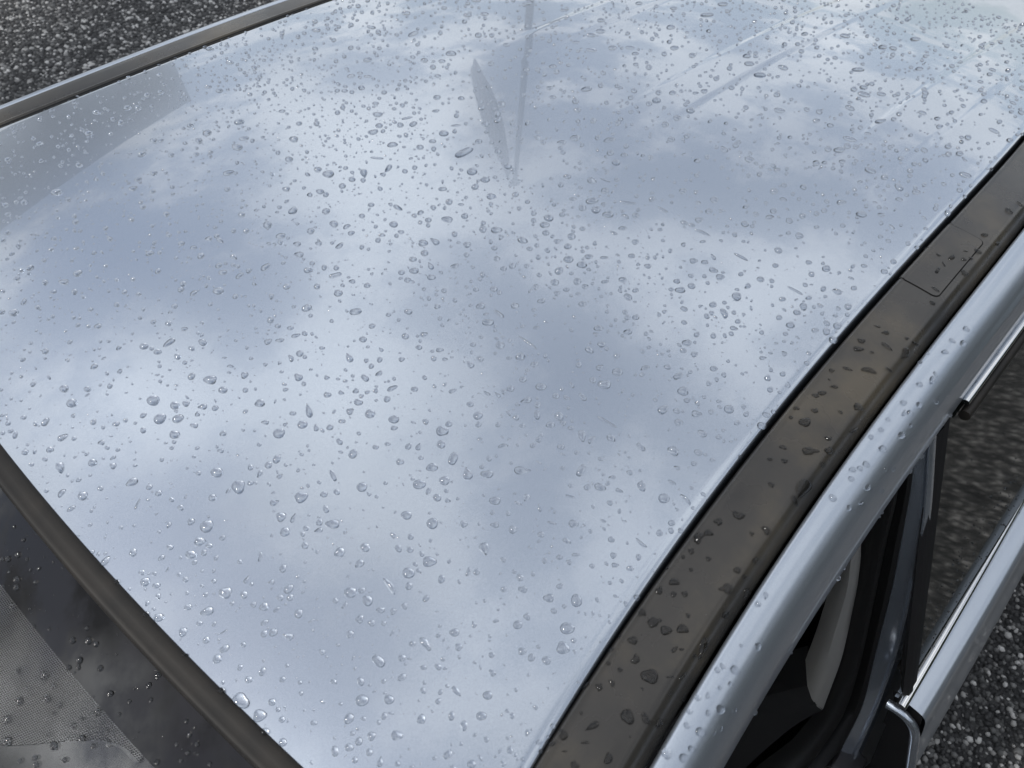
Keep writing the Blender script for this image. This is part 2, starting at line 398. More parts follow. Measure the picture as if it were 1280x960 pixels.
BR = [(.640, -.580, -.08), (.636, -.622, -.18), (.634, -.655, -.25), (.628, -.676, -.315), (.620, -.690, -.364), (.604, -.711, -.435), (.583, -.733, -.548)]
def spl(P_, n_):
    d = [0]
    for a, b_ in zip(P_, P_[1:]): d.append(d[-1] + (Vector(b_) - Vector(a)).length)
    ts = np.linspace(0, d[-1], n_); A = np.array(P_)
    q = np.stack([np.interp(ts, d, A[:, k]) for k in range(3)], -1)
    for _ in range(3):
        q[1:-1] = (q[:-2] + 2 * q[1:-1] + q[2:]) / 4
    return q
n_ = 60
po, pi_, si = spl(PO, n_), spl(PI_, n_), spl(SI, n_)
back = np.array((.10, .02, 0))
rows = []
for k in range(n_):
    a, b_ = po[k], pi_[k]
    rows.append([tuple(p) for p in (a + np.array((.09, .03, 0)), a + np.array((.005, -.0015, .0)), a, a + (b_ - a) * .07 + np.array((-.004, 0, 0)), a + (b_ - a) * .16 + np.array((-.0035, 0, 0)), a + (b_ - a) * .24 + np.array((.002, 0, 0)),
                                     a + (b_ - a) * .6 + np.array((.0, 0, 0)), b_, b_ + np.array((.01, .004, 0)))])
pillar = cz(sweep('door_pillar', rows, PAINT, car, sharp=35))
rows = []
for k in range(n_):
    a, b_ = pi_[k], si[k]; d = b_ - a; nn = np.array((-.7, -.7, .1))
    rows.append([tuple(a + d * t + nn * h) for t, h in ((-.05, -.012), (-.02, .002), (.06, .006), (.20, .006), (.30, -.004), (.36, -.006), (.44, .004), (.56, .012), (.70, .014), (.84, .010), (.95, .002), (1.0, -.008))])
sweep('door_seal', rows, SEALBLACK, pillar, sharp=50)
pillar_children = [o for o in pillar.children]
bi, br = spl(BI, 40), spl(BR, 40)
rows = [[tuple(br[k] + np.array((.02, .01, 0))), tuple(br[k]), tuple(br[k] * .66 + bi[k] * .34 + np.array((-.006, -.003, 0))), tuple(br[k] * .33 + bi[k] * .67 + np.array((-.007, -.003, 0))), tuple(bi[k]), tuple(bi[k] + np.array((.03, .02, 0)))] for k in range(40)]
cz(sweep('pillar_trim', rows, BEIGE, car, sharp=45))
LT = [(.583, -.733, -.545), (.575, -.72, -.60), (.555, -.71, -.72), (.53, -.70, -.9), (.51, -.70, -1.15)]
LI = [(.583, -.700, -.513), (.565, -.66, -.60), (.53, -.62, -.72), (.49, -.59, -.9), (.47, -.58, -1.15)]
lt, li_ = spl(LT, 20), spl(LI, 20)
cz(sweep('pillar_lower_trim', [[tuple(lt[k] + np.array((.03, .01, 0))), tuple(lt[k]), tuple(lt[k] * .5 + li_[k] * .5 + np.array((-.008, -.004, 0))), tuple(li_[k]), tuple(li_[k] + np.array((.05, .03, 0)))] for k in range(20)], LINING, car))

# ---- rear door (closed): skin, shoulder, glass, trims
XR = 1.62
def gl(z): return -.653 + (z + .112) * (.134 / .288)      # glass plane: y for a given z
door = bpy.data.objects.new('rear_door', None); COL.objects.link(door); door.parent = car; door.location = (0, 0, 1.45)
door['label'] = 'closed silver blue rear door with chrome window trims'
DOOR = [(-.782, -.4215), (-.788, -.4185), (-.7985, -.4165), (-.8110, -.4180), (-.8180, -.4200), (-.8232, -.4240), (-.8264, -.4310), (-.8310, -.4480), (-.8400, -.488), (-.8560, -.540), (-.8690, -.595), (-.8750, -.645), (-.8745, -.700), (-.8660, -.78), (-.866, -.95), (-.862, -1.12), (-.84, -1.20)]
DD = dense(DOOR, 3)
def xfront(z): return .596 + .02 * min(0, z + .43)
rows = []
for x in xs_(0, 1, 40):
    rows.append([(xfront(z) + .004 + (XR - xfront(z)) * x, y + .03 * (x - .3) ** 2 - .0027 + .010 * x, z) for y, z in DD])
skin = sweep('door_skin', rows, PAINT_SIDE, door, sharp=40)
# rounded hem round the door's front edge: along the top, round the corner and down
HEM = [(-.783, -.447), (-.790, -.4425), (-.800, -.4415), (-.8105, -.4440), (-.8175, -.4510), (-.8225, -.4650), (-.8330, -.4960), (-.8500, -.5440), (-.8640, -.597), (-.8700, -.645), (-.869, -.70), (-.862, -.78), (-.862, -.95), (-.858, -1.12)]
hm = spl([(0, a, b_) for a, b_ in HEM], 70); rows = []
for k in range(70):
    t_ = hm[min(k + 1, 69)] - hm[max(k - 1, 0)]; t_ /= np.linalg.norm(t_); nrm_ = np.array((0, t_[2], -t_[1]))
    xf = xfront(hm[k][2]); c_ = hm[k] + np.array((xf + .001, 0, 0)) + nrm_ * .006
    rows.append([tuple(c_ + np.array((-math.cos(q) * .0065, 0, 0)) + nrm_ * math.sin(q) * .0065) for q in np.linspace(0, 2 * math.pi, 13)[:-1]])
sweep('door_hem', rows, PAINT, skin, close=True, sharp=60)
rows = [[(xfront(z) + .010, y + .006, z) for y, z in DD], [(xfront(z) + .014, -.786 - .040 * min(1, max(0, (-.43 - z) / .2)), z - .022 * (z > -.5) - .004) for y, z in DD]]
sweep('door_shut_face', rows, DARK, skin)  # matt black stands in for the shadow on this painted face
box('door_hinge', (.560, -.822, -.665), (.606, -.785, -.625), HINGE, door, .006)
box('door_check_strap', (.545, -.815, -.74), (.60, -.795, -.72), HINGE, door, .004)
box('door_inner_panel', (.63, -.74, -1.18), (XR, -.70, -.425), DARK, door, .01)
def xsash(z): return .733 + .333 * z
rows = []
for z in np.linspace(-.092, -.412, 14):
    y = gl(z); x0 = xsash(z); wd = .030 + .012 * (1 - (z + .092) / -.32)
    rows.append([(x0 + .02, y + .014, z), (x0 + .001, y + .003, z), (x0 + .004, y - .0035, z), (x0 + wd * .45, y - .0045, z), (x0 + wd * .5, y - .0025, z), (x0 + wd * .95, y - .0025, z), (x0 + wd, y + .001, z), (x0 + wd, y + .02, z)])
sweep('window_sash', rows, DARK, door, sharp=35)
gv = [[(x, gl(z) + .002 * math.sin((x - .6) * 2) - .0, z) for x in (xsash(z) + .03, .9, 1.2, XR - .02)] for z in np.linspace(-.10, -.418, 12)]
glass = sweep('window_glass', gv, SIDEGLASS, door, sharp=60)
box('window_backing', (.70, -.62, -.41), (XR, -.60, -.12), DARK, door)
def strip(name, path, prof, m, parent, sh=40):
    rows = []
    for p in path: rows.append([(p[0], p[1] + a, p[2] + b_) for a, b_ in prof])
    return sweep(name, rows, m, parent, close=True, sharp=sh, caps=True)
circ = lambda ry, rz, k=10: [(ry * math.cos(t), rz * math.sin(t)) for t in np.linspace(0, 2 * math.pi, k + 1)[:-1]]
strip('window_top_trim', [(x, -.6505 + .003 * (x - .77) - .0, zroof(x, hw(x)) - .0875) for x in xs_(.772, XR - .02, 24)], circ(.0042, .0032), CHROME, door)
strip('window_top_seal', [(x, -.6575 + .003 * (x - .77), zroof(x, hw(x)) - .100) for x in xs_(.765, XR - .02, 24)], circ(.0065, .007), RUBBER, door)
BELT = lambda x: -.7925 + .012 * (x - .58) + .014 * (x - .58) ** 2
strip('belt_trim', [(x, BELT(x) + .001, -.4085) for x in xs_(.586, XR - .02, 24)], circ(.0068, .0046, 12), CHROME, door)
strip('belt_seal', [(x, BELT(x) + .0165, -.4105) for x in xs_(.632, XR - .02, 24)], circ(.0100, .0045, 12), RUBBER, door)
strip('belt_reflection_lip', [(x, BELT(x) + .0285 - .006 * max(0, (.72 - x) / .12), -.4035 + .010 * min(1, max(0, (x - .62) / .1))) for x in xs_(.66, XR - .02, 24)], circ(.0022, .0060, 10), mat('painted_sky_reflection', (.30, .32, .32), .3, coat=.5), door)  # pale lip colour stands in for sky reflected low in the glass
# the front door stands open, hinged just ahead of the windscreen pillar
fd = bpy.data.objects.new('front_door', None); COL.objects.link(fd); fd.parent = car; fd.location = (-.46, -.84, 1.45); fd.rotation_euler.z = R(-66)
fd['label'] = 'silver blue front door standing wide open'
sweep('door_skin', [[(x, y + .84, z) for y, z in DOOR[1:]] for x in xs_(0, 1.04, 12)], PAINT, fd)
box('door_card', (.0, -.02, -1.16), (1.03, .05, -.43), DARK, fd, .015)
sweep('window_glass', [[(x, (gl(z) + .80), z) for x in (.05, .4, .7, 1.02 + .25 * (z + .1))] for z in np.linspace(-.11, -.42, 8)], SIDEGLASS, fd)
sweep('window_frame', [[(x0 + a, .80 + gl(z) + b_, z) for a, b_ in ((0, 0), (.03, 0), (.03, .02), (0, .02))] for x0, z in ((1.0, -.43), (1.05, -.25), (1.09, -.09), (.95, -.075), (.5, -.075), (.25, -.16), (.0, -.43))], DARK, fd, close=True)
# rest of the near side behind the door, far side of the body
cz(box('rear_quarter', (XR + .004, -.87, -1.2), (3.0, -.70, -.45), PAINT, car, .03))
cz(box('quarter_window_panel', (XR - .02, -.70, -.43), (3.0, -.62, -.36), DARK, car, .01))
cz(sweep('far_doors', [[(x, -y_, z) for y_, z in [(-.60, -.09), (-.655, -.115), (-.787, -.40)] + DOOR[2:]] for x in xs_(-.62, 3.0, 24)], PAINT, car, sharp=40, flip=True))

# ------------------------------------------------------------------ ground
ground = mesh_obj('asphalt_ground', [(x, y, -1.45) for x in (-900, 900) for y in (-900, 900)], [(0, 2, 3, 1)], ASPHALT, smooth=False)
ground['kind'] = 'structure'
def stones(name, patches, seed):
    rnd = np.random.default_rng(seed); bm = bmesh.new(); bmesh.ops.create_icosphere(bm, subdivisions=1, radius=1)
    V = np.array([v.co[:] for v in bm.verts]); F = np.array([[v.index for v in f_.verts] for f_ in bm.faces]); bm.free()
    vs, fs, k = [], [], 0
    for (x0, x1, y0, y1, pitch, size) in patches:
        nx_, ny_ = int((x1 - x0) / pitch), int((y1 - y0) / pitch)
        for i in range(nx_):
            for j in range(ny_):
                p = np.array((x0 + (i + rnd.random()) * pitch, y0 + (j + rnd.random()) * pitch, -1.45))
                r = size * (.45 + .75 * rnd.random() ** 1.5)
                q = V * (r * (.75 + .5 * rnd.random(3))) * (.8 + .4 * rnd.random((len(V), 1)))
                a = rnd.random() * 6.283; ca, sa = math.cos(a), math.sin(a)
                q = np.stack([q[:, 0] * ca - q[:, 1] * sa, q[:, 0] * sa + q[:, 1] * ca, q[:, 2] * .75], -1)
                vs.append(q + p + np.array((0, 0, r * .05))); fs.append(F + k); k += len(V)
    vs = np.concatenate(vs); fs = np.concatenate(fs)
    me = bpy.data.meshes.new(name); me.vertices.add(len(vs)); me.vertices.foreach_set('co', vs.astype(np.float32).ravel())
    me.loops.add(len(fs) * 3); me.loops.foreach_set('vertex_index', fs.astype(np.int32).ravel())
    me.polygons.add(len(fs)); me.polygons.foreach_set('loop_start', np.arange(0, len(fs) * 3, 3, dtype=np.int32))
    me.update(calc_edges=True); me.validate(); me.materials.append(STONE)
    o = bpy.data.objects.new(name, me); COL.objects.link(o); o['kind'] = 'stuff'; return o
st = stones('asphalt_chippings', [(.1, 3.4, 1.4, 5.4, .0180, .0118), (.7, 2.3, -1.9, -.80, .0125, .0082), (2.3, 4.2, -3.0, -.80, .0155, .0095), (.9, 2.3, -2.6, -1.9, .0155, .0095)], 5)
st['label'] = 'coarse pale and dark chippings of the asphalt beside the car'; st['category'] = 'gravel'

# ------------------------------------------------------------------ things mirrored in the roof
def polar(d, az): return (CAM.x + d * math.cos(R(az)), CAM.y + d * math.sin(R(az)))
px, py = polar(9.0, 42.2)
fp = thing('flagpole', 'slim grey flagpole with a limp faded flag, seen mirrored in the wet roof', 'flagpole', (px, py, -1.45))
HT = 8.2 * math.tan(R(36.9)) + 1.45
rows = [[(.068 * (1 - .45 * z / HT) * math.cos(t), .068 * (1 - .45 * z / HT) * math.sin(t), z) for t in np.linspace(0, 2 * math.pi, 13)[:-1]] for z in (0, HT * .5, HT)]
sweep('pole', rows, STEEL, fp, close=True)
bmx = bmesh.new(); bmesh.ops.create_uvsphere(bmx, u_segments=12, v_segments=8, radius=.09); me = bpy.data.meshes.new('finial'); bmx.to_mesh(me); bmx.free(); me.materials.append(STEEL); me.shade_smooth()
fo = bpy.data.objects.new('finial', me); COL.objects.link(fo); fo.parent = fp; fo.location = (0, 0, HT + .05)
lf = Vector((-math.sin(R(42.2)), math.cos(R(42.2)), 0)); fwd = Vector((math.cos(R(42.2)), math.sin(R(42.2)), 0))
rows = []
for i in range(26):
    t = i / 25; zc = HT - .10 - 2.75 * t; c0 = .10 + .62 * t; wd = .34 * math.sin(math.pi * (.10 + .86 * t)) ** .8 * (.45 + .75 * t)
    rows.append([tuple(lf * (c0 + (j / 12 - .5) * wd) + fwd * (.05 * math.sin(j * 1.3 + t * 4)) + Vector((0, 0, zc - .10 * math.sin(j * .5)))) for j in range(13)])
fl = sweep('flag', rows, FLAGCLOTH, fp, sharp=80)

cp = thing('canopy', 'grey flat roofed canopy on posts, seen mirrored in the far corner of the roof', 'canopy', (0, 6, -1.45))
a0 = Vector((.2, 6.0, 0)) + Vector((CAM.x, CAM.y, 0)); a1 = Vector((2.60, 7.20, 0)) + Vector((CAM.x, CAM.y, 0)); dirv = (a1 - a0).normalized(); nv_ = Vector((-dirv.y, dirv.x, 0))
start = a0 - dirv * 2.6; ln = (a1 - start).length
def obox(name, s0, s1, d0, d1, z0, z1, m, parent):
    vs = [start + dirv * s_ + nv_ * d_ + Vector((0, 0, z_)) - Vector((0, 6, -1.45)) for z_ in (z0, z1) for s_, d_ in ((s0, d0), (s1, d0), (s1, d1), (s0, d1))]
    return mesh_obj(name, vs, [(3, 2, 1, 0), (4, 5, 6, 7), (0, 1, 5, 4), (1, 2, 6, 5), (2, 3, 7, 6), (3, 0, 4, 7)], m, parent, smooth=False)
z_top = 2.38; z_bot = 1.34
obox('fascia', 0, ln, 0, .12, z_bot, z_top, CONCRETE, cp)
obox('canopy_roof', 0, ln - .01, .125, 1.2, z_top - .22, z_top - .10, CONCRETE, cp)
for s_ in (.3, 3.98):
    obox('post', s_, s_ + .16, .3, .46, -1.45, z_top - .225, CONCRETE, cp)

# ------------------------------------------------------------------ unseen hedge, added on the near side to darken the car's flank
hg = thing('unseen_hedge', 'added dark hedge, out of view, that darkens the flank of the car', 'hedge', (2.0, -5.0, -1.45))
gr = np.random.default_rng(8); NL = 26000
pc = np.stack([gr.uniform(-9, 9, NL), gr.normal(0, .38, NL), 3.3 * gr.random(NL) ** .8], -1)
pc[:, 1] += .25 * np.sin(pc[:, 0] * 2.1); pc[:, 2] *= 1 + .07 * np.sin(pc[:, 0] * 1.7) + .05 * np.sin(pc[:, 0] * 4.3)
ax = gr.normal(size=(NL, 3)); ax /= np.linalg.norm(ax, axis=1)[:, None]; bx = np.cross(ax, gr.normal(size=(NL, 3))); bx /= np.linalg.norm(bx, axis=1)[:, None]
sz = gr.uniform(.05, .12, NL)[:, None]
lv = np.concatenate([pc - ax * sz * 1.5, pc + bx * sz * .6, pc + ax * sz * 1.5, pc - bx * sz * .6], 1).reshape(-1, 3)
LEAF = mat('hedge_leaves', (.035, .055, .028), .6, spec=.3)
mesh_obj('foliage', lv, [(4 * i, 4 * i + 1, 4 * i + 2, 4 * i + 3) for i in range(NL)], LEAF, hg, smooth=False)['kind'] = 'stuff'
BARK = mat('hedge_stems', (.05, .04, .03), .9)
for k in range(9):
    x0 = -8 + 2 * k + float(gr.uniform(-.3, .3))
    sweep('trunk', [[(x0 + .06 * (1 - z / 3.4) * math.cos(t) + .05 * math.sin(z * 2 + k), .06 * (1 - z / 3.4) * math.sin(t), z) for t in np.linspace(0, 2 * math.pi, 9)[:-1]] for z in np.linspace(0, 3.0, 7)], BARK, hg, close=True)

# ------------------------------------------------------------------ raindrops
# rows: surface (0 roof, 1 moulding, 2 roof side, 3 windscreen), x, y, z, heading, length in mm, width : length
DROPS = [
    (0, 0.2148, 0.3062, 0.0049, -0.93, 15.4, 0.6), (0, 0.1606, 0.1372, 0.0097, -0.31, 9.8, 0.8), (0, 0.144, 0.1364, 0.0086, -0.56, 10.9, 0.55), (0, 0.0853, 0.1336, 0.0047, -0.88, 9.6, 1),
    (0, 0.0769, 0.146, 0.0037, -0.88, 6.9, 1), (0, 0.1289, 0.1904, 0.0058, -0.89, 7.8, 0.9), (0, 0.1003, 0.142, 0.0055, 0.65, 9.9, 0.5), (0, 0.1063, 0.1212, 0.0065, -0.88, 5.9, 1),
    (0, 0.2316, 0.1038, 0.0146, -0.6, 9.2, 0.7), (0, 0.2502, -0.0086, 0.0167, -0.84, 11.4, 0.85), (0, 0.2679, 0.0547, 0.0173, -0.02, 8.4, 0.8), (0, 0.2727, 0.0254, 0.0177, -0.03, 7.5, 0.8),
    (0, 0.2696, 0.0126, 0.0176, -0.64, 9.4, 0.6), (0, 0.2791, -0.0057, 0.0181, 0.08, 10.3, 0.4), (0, 0.2303, 0.0301, 0.0156, -0.85, 6.7, 1), (0, 0.2304, 0.0089, 0.0157, 0.08, 8.6, 0.5),
    (0, 0.281, 0.2334, 0.0124, -0.43, 10.8, 0.6), (0, 0.3265, 0.2956, 0.0109, -0.92, 11.2, 0.8), (0, 0.3149, 0.242, 0.0135, -0.91, 10.2, 0.8), (0, 0.3537, 0.3122, 0.0108, -0.93, 9.7, 0.8),
    (0, 0.4163, 0.2071, 0.0186, -0.89, 14, 0.7), (0, 0.4338, 0.2184, 0.0185, -0.63, 13.4, 0.35), (0, 0.3921, 0.2618, 0.0152, -0.91, 10, 0.8), (0, 0.4099, 0.2706, 0.0152, -0.21, 11.5, 0.7),
    (0, 0.3761, 0.1666, 0.019, -0.41, 13, 0.4), (0, 0.3069, 0.4085, 0.0016, -0.63, 12.3, 0.7), (0, 0.2521, 0.4442, -0.0041, -0.44, 9.7, 0.6), (0, 0.2337, 0.3971, -0.0009, -0.24, 8.2, 0.6),
    (0, 0.2061, 0.4413, -0.0063, -0.98, 8.7, 1), (0, 0.1384, 0.2766, 0.0021, -0.92, 7.9, 0.9), (0, 0.1289, 0.2668, 0.0021, -0.91, 7.3, 0.8), (0, 0.1544, 0.3129, 0.0009, -0.93, 7.6, 0.8),
    (0, 0.1781, 0.3207, 0.0018, -0.93, 8.9, 0.8), (0, 0.2612, 0.3421, 0.0048, -0.94, 9.2, 0.7), (0, 0.2813, 0.1525, 0.0157, -0.88, 7.9, 0.8), (0, 0.29, 0.0736, 0.018, -0.59, 8, 0.7),
    (0, 0.2648, 0.0908, 0.0166, -0.87, 7.5, 0.8), (0, 0.2702, 0.0735, 0.0171, -0.59, 7.5, 0.6), (0, 0.3401, 0.0817, 0.02, -0.86, 8.2, 0.8), (0, 0.2629, 0.115, 0.0159, -0.87, 6.7, 0.8),
    (0, 0.2975, 0.0607, 0.0185, -1.45, 11.6, 0.5), (0, 0.2903, -0.0069, 0.0186, -0.84, 6.2, 1), (0, 0.1295, 0.1525, 0.0072, -0.88, 6.6, 1), (0, 0.1289, 0.1303, 0.0078, -0.48, 6.9, 0.7),
    (0, 0.1796, 0.18, 0.0094, -0.62, 7.6, 0.6), (0, 0.1593, 0.2019, 0.0073, -0.9, 7.5, 0.7), (0, 0.2137, 0.1634, 0.012, -0.89, 6.9, 0.8), (0, 0.2948, 0.2462, 0.0124, -0.25, 9.5, 0.5),
    (0, 0.2935, 0.2071, 0.0142, -0.43, 7.5, 0.6), (0, 0.2335, -0.0195, 0.0158, -0.19, 5.7, 0.7), (0, 0.292, 0.0246, 0.0186, -1.44, 10.5, 0.6), (0, 0.2061, 0.0071, 0.0144, -0.85, 6.1, 1),
    (0, 0.1897, 0.0528, 0.0131, -0.86, 6.3, 0.6), (0, 0.1657, 0.057, 0.0116, -0.86, 5.8, 1), (0, 0.6037, -0.022, 0.0256, -0.06, 28.5, 0.38), (0, 0.6209, -0.0829, 0.0249, -0.79, 9.5, 1),
    (0, 0.5819, -0.0587, 0.0252, -0.8, 13.8, 0.8), (0, 0.5815, -0.0823, 0.0249, -0.8, 11.2, 0.8), (0, 0.5637, -0.1108, 0.0242, -0.79, 12, 0.75), (0, 0.5526, 0.0576, 0.0251, -0.58, 13.8, 0.6),
    (0, 0.5553, 0.0995, 0.0244, -0.45, 14.2, 0.6), (0, 0.6156, 0.0287, 0.0255, -0.82, 13.1, 0.8), (0, 0.4578, 0.0678, 0.0237, -0.85, 14, 0.8), (0, 0.5201, 0.0494, 0.0249, -0.98, 17.2, 0.2),
    (0, 0.4878, 0.0356, 0.0246, -2.15, 16.9, 0.6), (0, 0.5149, 0.0219, 0.025, 0.31, 15.1, 0.45), (0, 0.4288, 0.0469, 0.0232, -0.84, 10.3, 0.7), (0, 0.385, 0.0415, 0.022, 0.23, 13.1, 0.7),
    (0, 0.4102, 0.011, 0.023, -0.41, 9.3, 0.8), (0, 0.3763, -0.0044, 0.0219, -0.03, 8.7, 0.9), (0, 0.4023, -0.0143, 0.0227, -0.83, 10.2, 0.8), (0, 0.3431, -0.0268, 0.0207, -0.83, 10.8, 0.75),
    (0, 0.3353, -0.0553, 0.0202, -0.83, 10.6, 0.75), (0, 0.3036, -0.0584, 0.0188, -0.83, 8.2, 0.85), (0, 0.3354, -0.1069, 0.0193, -0.82, 9.8, 0.75), (0, 0.2994, -0.0997, 0.018, -0.21, 10.4, 0.8),
    (0, 0.3311, -0.1412, 0.0182, -0.57, 12.7, 0.55), (0, 0.3058, -0.0157, 0.0193, 0.08, 12, 0.45), (0, 0.348, 0.0146, 0.0209, -0.51, 11.1, 0.5), (0, 0.3524, -0.0108, 0.0211, -0.84, 9.1, 0.7),
    (0, 0.3834, -0.0487, 0.0219, 0.07, 11.3, 0.5), (0, 0.3504, -0.0831, 0.0203, -0.44, 14.1, 0.35), (0, 0.4488, -0.0656, 0.0235, -0.82, 10.2, 0.85), (0, 0.4093, -0.0288, 0.0229, -0.15, 9.6, 0.5),
    (0, 0.4504, -0.1138, 0.0226, -0.81, 10.4, 0.8), (0, 0.4613, -0.1213, 0.0227, -1.49, 13.3, 0.6), (0, 0.4407, -0.1275, 0.022, -0.81, 8.5, 0.85), (0, 0.4136, -0.1402, 0.021, -0.81, 10, 0.8),
    (0, 0.4249, -0.1256, 0.0217, -0.81, 8.4, 0.75), (0, 0.4199, -0.161, 0.0205, -0.8, 9.1, 0.75), (0, 0.4026, -0.1323, 0.0209, -0.81, 7.4, 0.9), (0, 0.431, -0.1476, 0.0212, -1.94, 11.4, 0.6),
    (0, 0.4498, -0.1669, 0.021, -0.43, 9.9, 0.6), (0, 0.4978, -0.1042, 0.0237, -0.94, 12.7, 0.5), (0, 0.516, -0.1141, 0.0237, -0.8, 8.4, 0.9), (0, 0.514, -0.1461, 0.0228, -0.79, 9.2, 0.9),
    (0, 0.5238, -0.1574, 0.0226, -0.79, 12.4, 0.7), (0, 0.4833, -0.1517, 0.0222, -0.8, 9, 0.85), (0, 0.4274, -0.2296, 0.0178, -0.33, 9.6, 0.8), (0, 0.4547, -0.2221, 0.0188, -0.79, 7.7, 0.9),
    (0, 0.3691, -0.1811, 0.0182, -0.8, 8.8, 0.8), (0, 0.4327, -0.251, 0.0169, -1.55, 14, 0.3), (0, 0.5328, -0.0583, 0.0249, -0.66, 10.6, 0.5), (0, 0.4755, 0.1647, 0.0216, -0.87, 11.2, 0.7),
    (0, 0.4439, 0.1315, 0.022, -0.86, 9.8, 0.7), (0, 0.4544, 0.0856, 0.0233, -0.85, 9.6, 0.7), (0, 0.4539, 0.0354, 0.0239, -0.84, 8.8, 0.8), (0, 0.4046, 0.0821, 0.0221, -0.86, 8.9, 0.8),
    (0, 0.4723, -0.0462, 0.0242, -1.42, 13.9, 0.4), (0, 0.4702, 0.0372, 0.0242, -0.84, 8.9, 0.8), (0, 0.3496, 0.0424, 0.0208, 0.73, 10.8, 0.9), (0, 0.3699, -0.0285, 0.0217, -0.83, 7.3, 0.7),
    (0, 0.4055, -0.0416, 0.0227, -0.42, 7.7, 0.7), (0, 0.4274, -0.0702, 0.0229, -0.82, 7.8, 0.6), (0, 0.4541, -0.0189, 0.024, -0.83, 8.1, 0.7), (0, 0.4335, -0.027, 0.0235, -0.83, 7, 0.8),
    (0, 0.3992, -0.1457, 0.0204, -0.81, 7.3, 0.8), (0, 0.4406, -0.209, 0.0191, -0.79, 6.4, 0.8), (0, 0.4843, -0.2078, 0.0201, -0.79, 7, 0.8), (0, 0.3565, -0.1041, 0.0201, -0.82, 7.4, 0.7),
    (0, 0.3947, -0.1974, 0.0184, -0.8, 6.3, 0.9), (0, 0.5631, -0.0835, 0.0248, 0.16, 10, 0.8), (0, 0.4817, -0.0889, 0.0238, -0.81, 7.9, 0.8), (0, 0.5008, -0.1774, 0.0216, -0.79, 6.7, 1),
    (0, 0.4901, -0.1916, 0.0208, -0.79, 7.1, 0.8), (0, 0.484, -0.0725, 0.0241, -0.27, 8.3, 0.6), (0, 0.4459, -0.0818, 0.0232, -0.81, 7.8, 0.6), (0, 0.5933, 0.0257, 0.0256, -0.82, 9.8, 0.6),
    (0, 0.573, 0.0273, 0.0255, -0.82, 9.7, 0.6), (0, 0.6351, -0.0517, 0.0252, -0.79, 9.2, 0.8), (0, 0.5824, -0.186, 0.0219, -0.78, 11.2, 0.9), (0, 0.5698, -0.1905, 0.0217, -0.78, 11.1, 0.7),
    (0, 0.6431, -0.2008, 0.0212, -0.5, 15.7, 0.5), (0, 0.6245, -0.2015, 0.0213, -0.77, 9, 0.9), (0, 0.6334, -0.2151, 0.0206, 0, 12.1, 0.8), (0, 0.6378, -0.2304, 0.0199, -0.76, 12.3, 0.7),
    (0, 0.6716, -0.2324, 0.0195, -0.98, 20.4, 0.25), (0, 0.7241, -0.1724, 0.0213, -0.75, 11.2, 0.9), (0, 0.7356, -0.154, 0.0217, -0.75, 9.8, 0.8), (0, 0.7575, -0.1343, 0.0218, -0.52, 16.6, 0.4),
    (0, 0.7291, -0.101, 0.0232, -0.76, 12.6, 0.6), (0, 0.7079, -0.0953, 0.0237, -0.77, 11.9, 0.5), (0, 0.6735, -0.1753, 0.0219, -1.19, 12, 0.7), (0, 0.6694, -0.1993, 0.021, -0.76, 9.3, 0.8),
    (0, 0.5327, -0.1905, 0.0214, -1.29, 11.5, 0.7), (0, 0.5767, -0.2258, 0.0202, -0.77, 9.2, 0.9), (0, 0.5612, -0.2337, 0.0197, -0.77, 9.1, 0.8), (0, 0.546, -0.2484, 0.0189, -0.77, 10.7, 0.8),
    (0, 0.5504, -0.2643, 0.018, -1.02, 11.9, 0.7), (0, 0.5656, -0.2612, 0.0183, -0.77, 9.9, 0.6), (0, 0.5249, -0.2529, 0.0184, -0.03, 10.5, 0.8), (0, 0.5083, -0.2615, 0.0178, -0.78, 9.1, 0.8),
    (0, 0.5268, -0.2776, 0.0171, -0.77, 9.1, 0.8), (0, 0.4884, -0.2516, 0.018, -0.78, 6.5, 1), (0, 0.478, -0.2698, 0.0168, -0.33, 9.1, 0.6), (0, 0.4529, -0.2545, 0.0172, -0.79, 8.4, 0.8),
    (0, 0.5055, -0.3032, 0.0152, -0.77, 8.1, 0.8), (0, 0.8598, -0.2836, 0.0118, -1.17, 12.1, 0.7), (0, 0.8534, -0.249, 0.014, -1.63, 12.4, 0.5), (0, 0.8055, -0.2399, 0.0162, -0.72, 8.9, 0.7),
    (0, 0.7443, -0.3516, 0.0109, -0.73, 8.8, 1), (0, 0.6935, -0.3259, 0.0137, -1.34, 19.4, 0.22), (0, 0.6923, -0.38, 0.0096, -1.48, 17.7, 0.22), (0, 0.6357, -0.4118, 0.0075, -0.74, 10.7, 1),
    (0, 0.6506, -0.3706, 0.0109, -1.26, 9.6, 0.7), (0, 0.5982, -0.3637, 0.0116, -0.75, 11, 0.7), (0, 0.6122, -0.3685, 0.0112, -0.75, 8.4, 0.9), (0, 0.6063, -0.3531, 0.0124, -0.75, 7.1, 0.9),
    (0, 0.6468, -0.3823, 0.0099, -0.74, 9.1, 0.8), (0, 0.6045, -0.4163, 0.0072, -2.11, 13.5, 0.6), (0, 0.6065, -0.4007, 0.0086, -0.75, 8.3, 0.8), (0, 0.678, -0.4153, 0.0068, -1.11, 8.2, 0.8),
    (0, 0.6459, -0.3469, 0.0127, -0.75, 8.7, 0.8), (0, 0.7089, -0.3103, 0.0145, -0.74, 10.1, 0.7), (0, 0.7314, -0.309, 0.0141, -0.73, 9.3, 0.7), (0, 0.6914, -0.3011, 0.0153, -1.29, 8.4, 0.7),
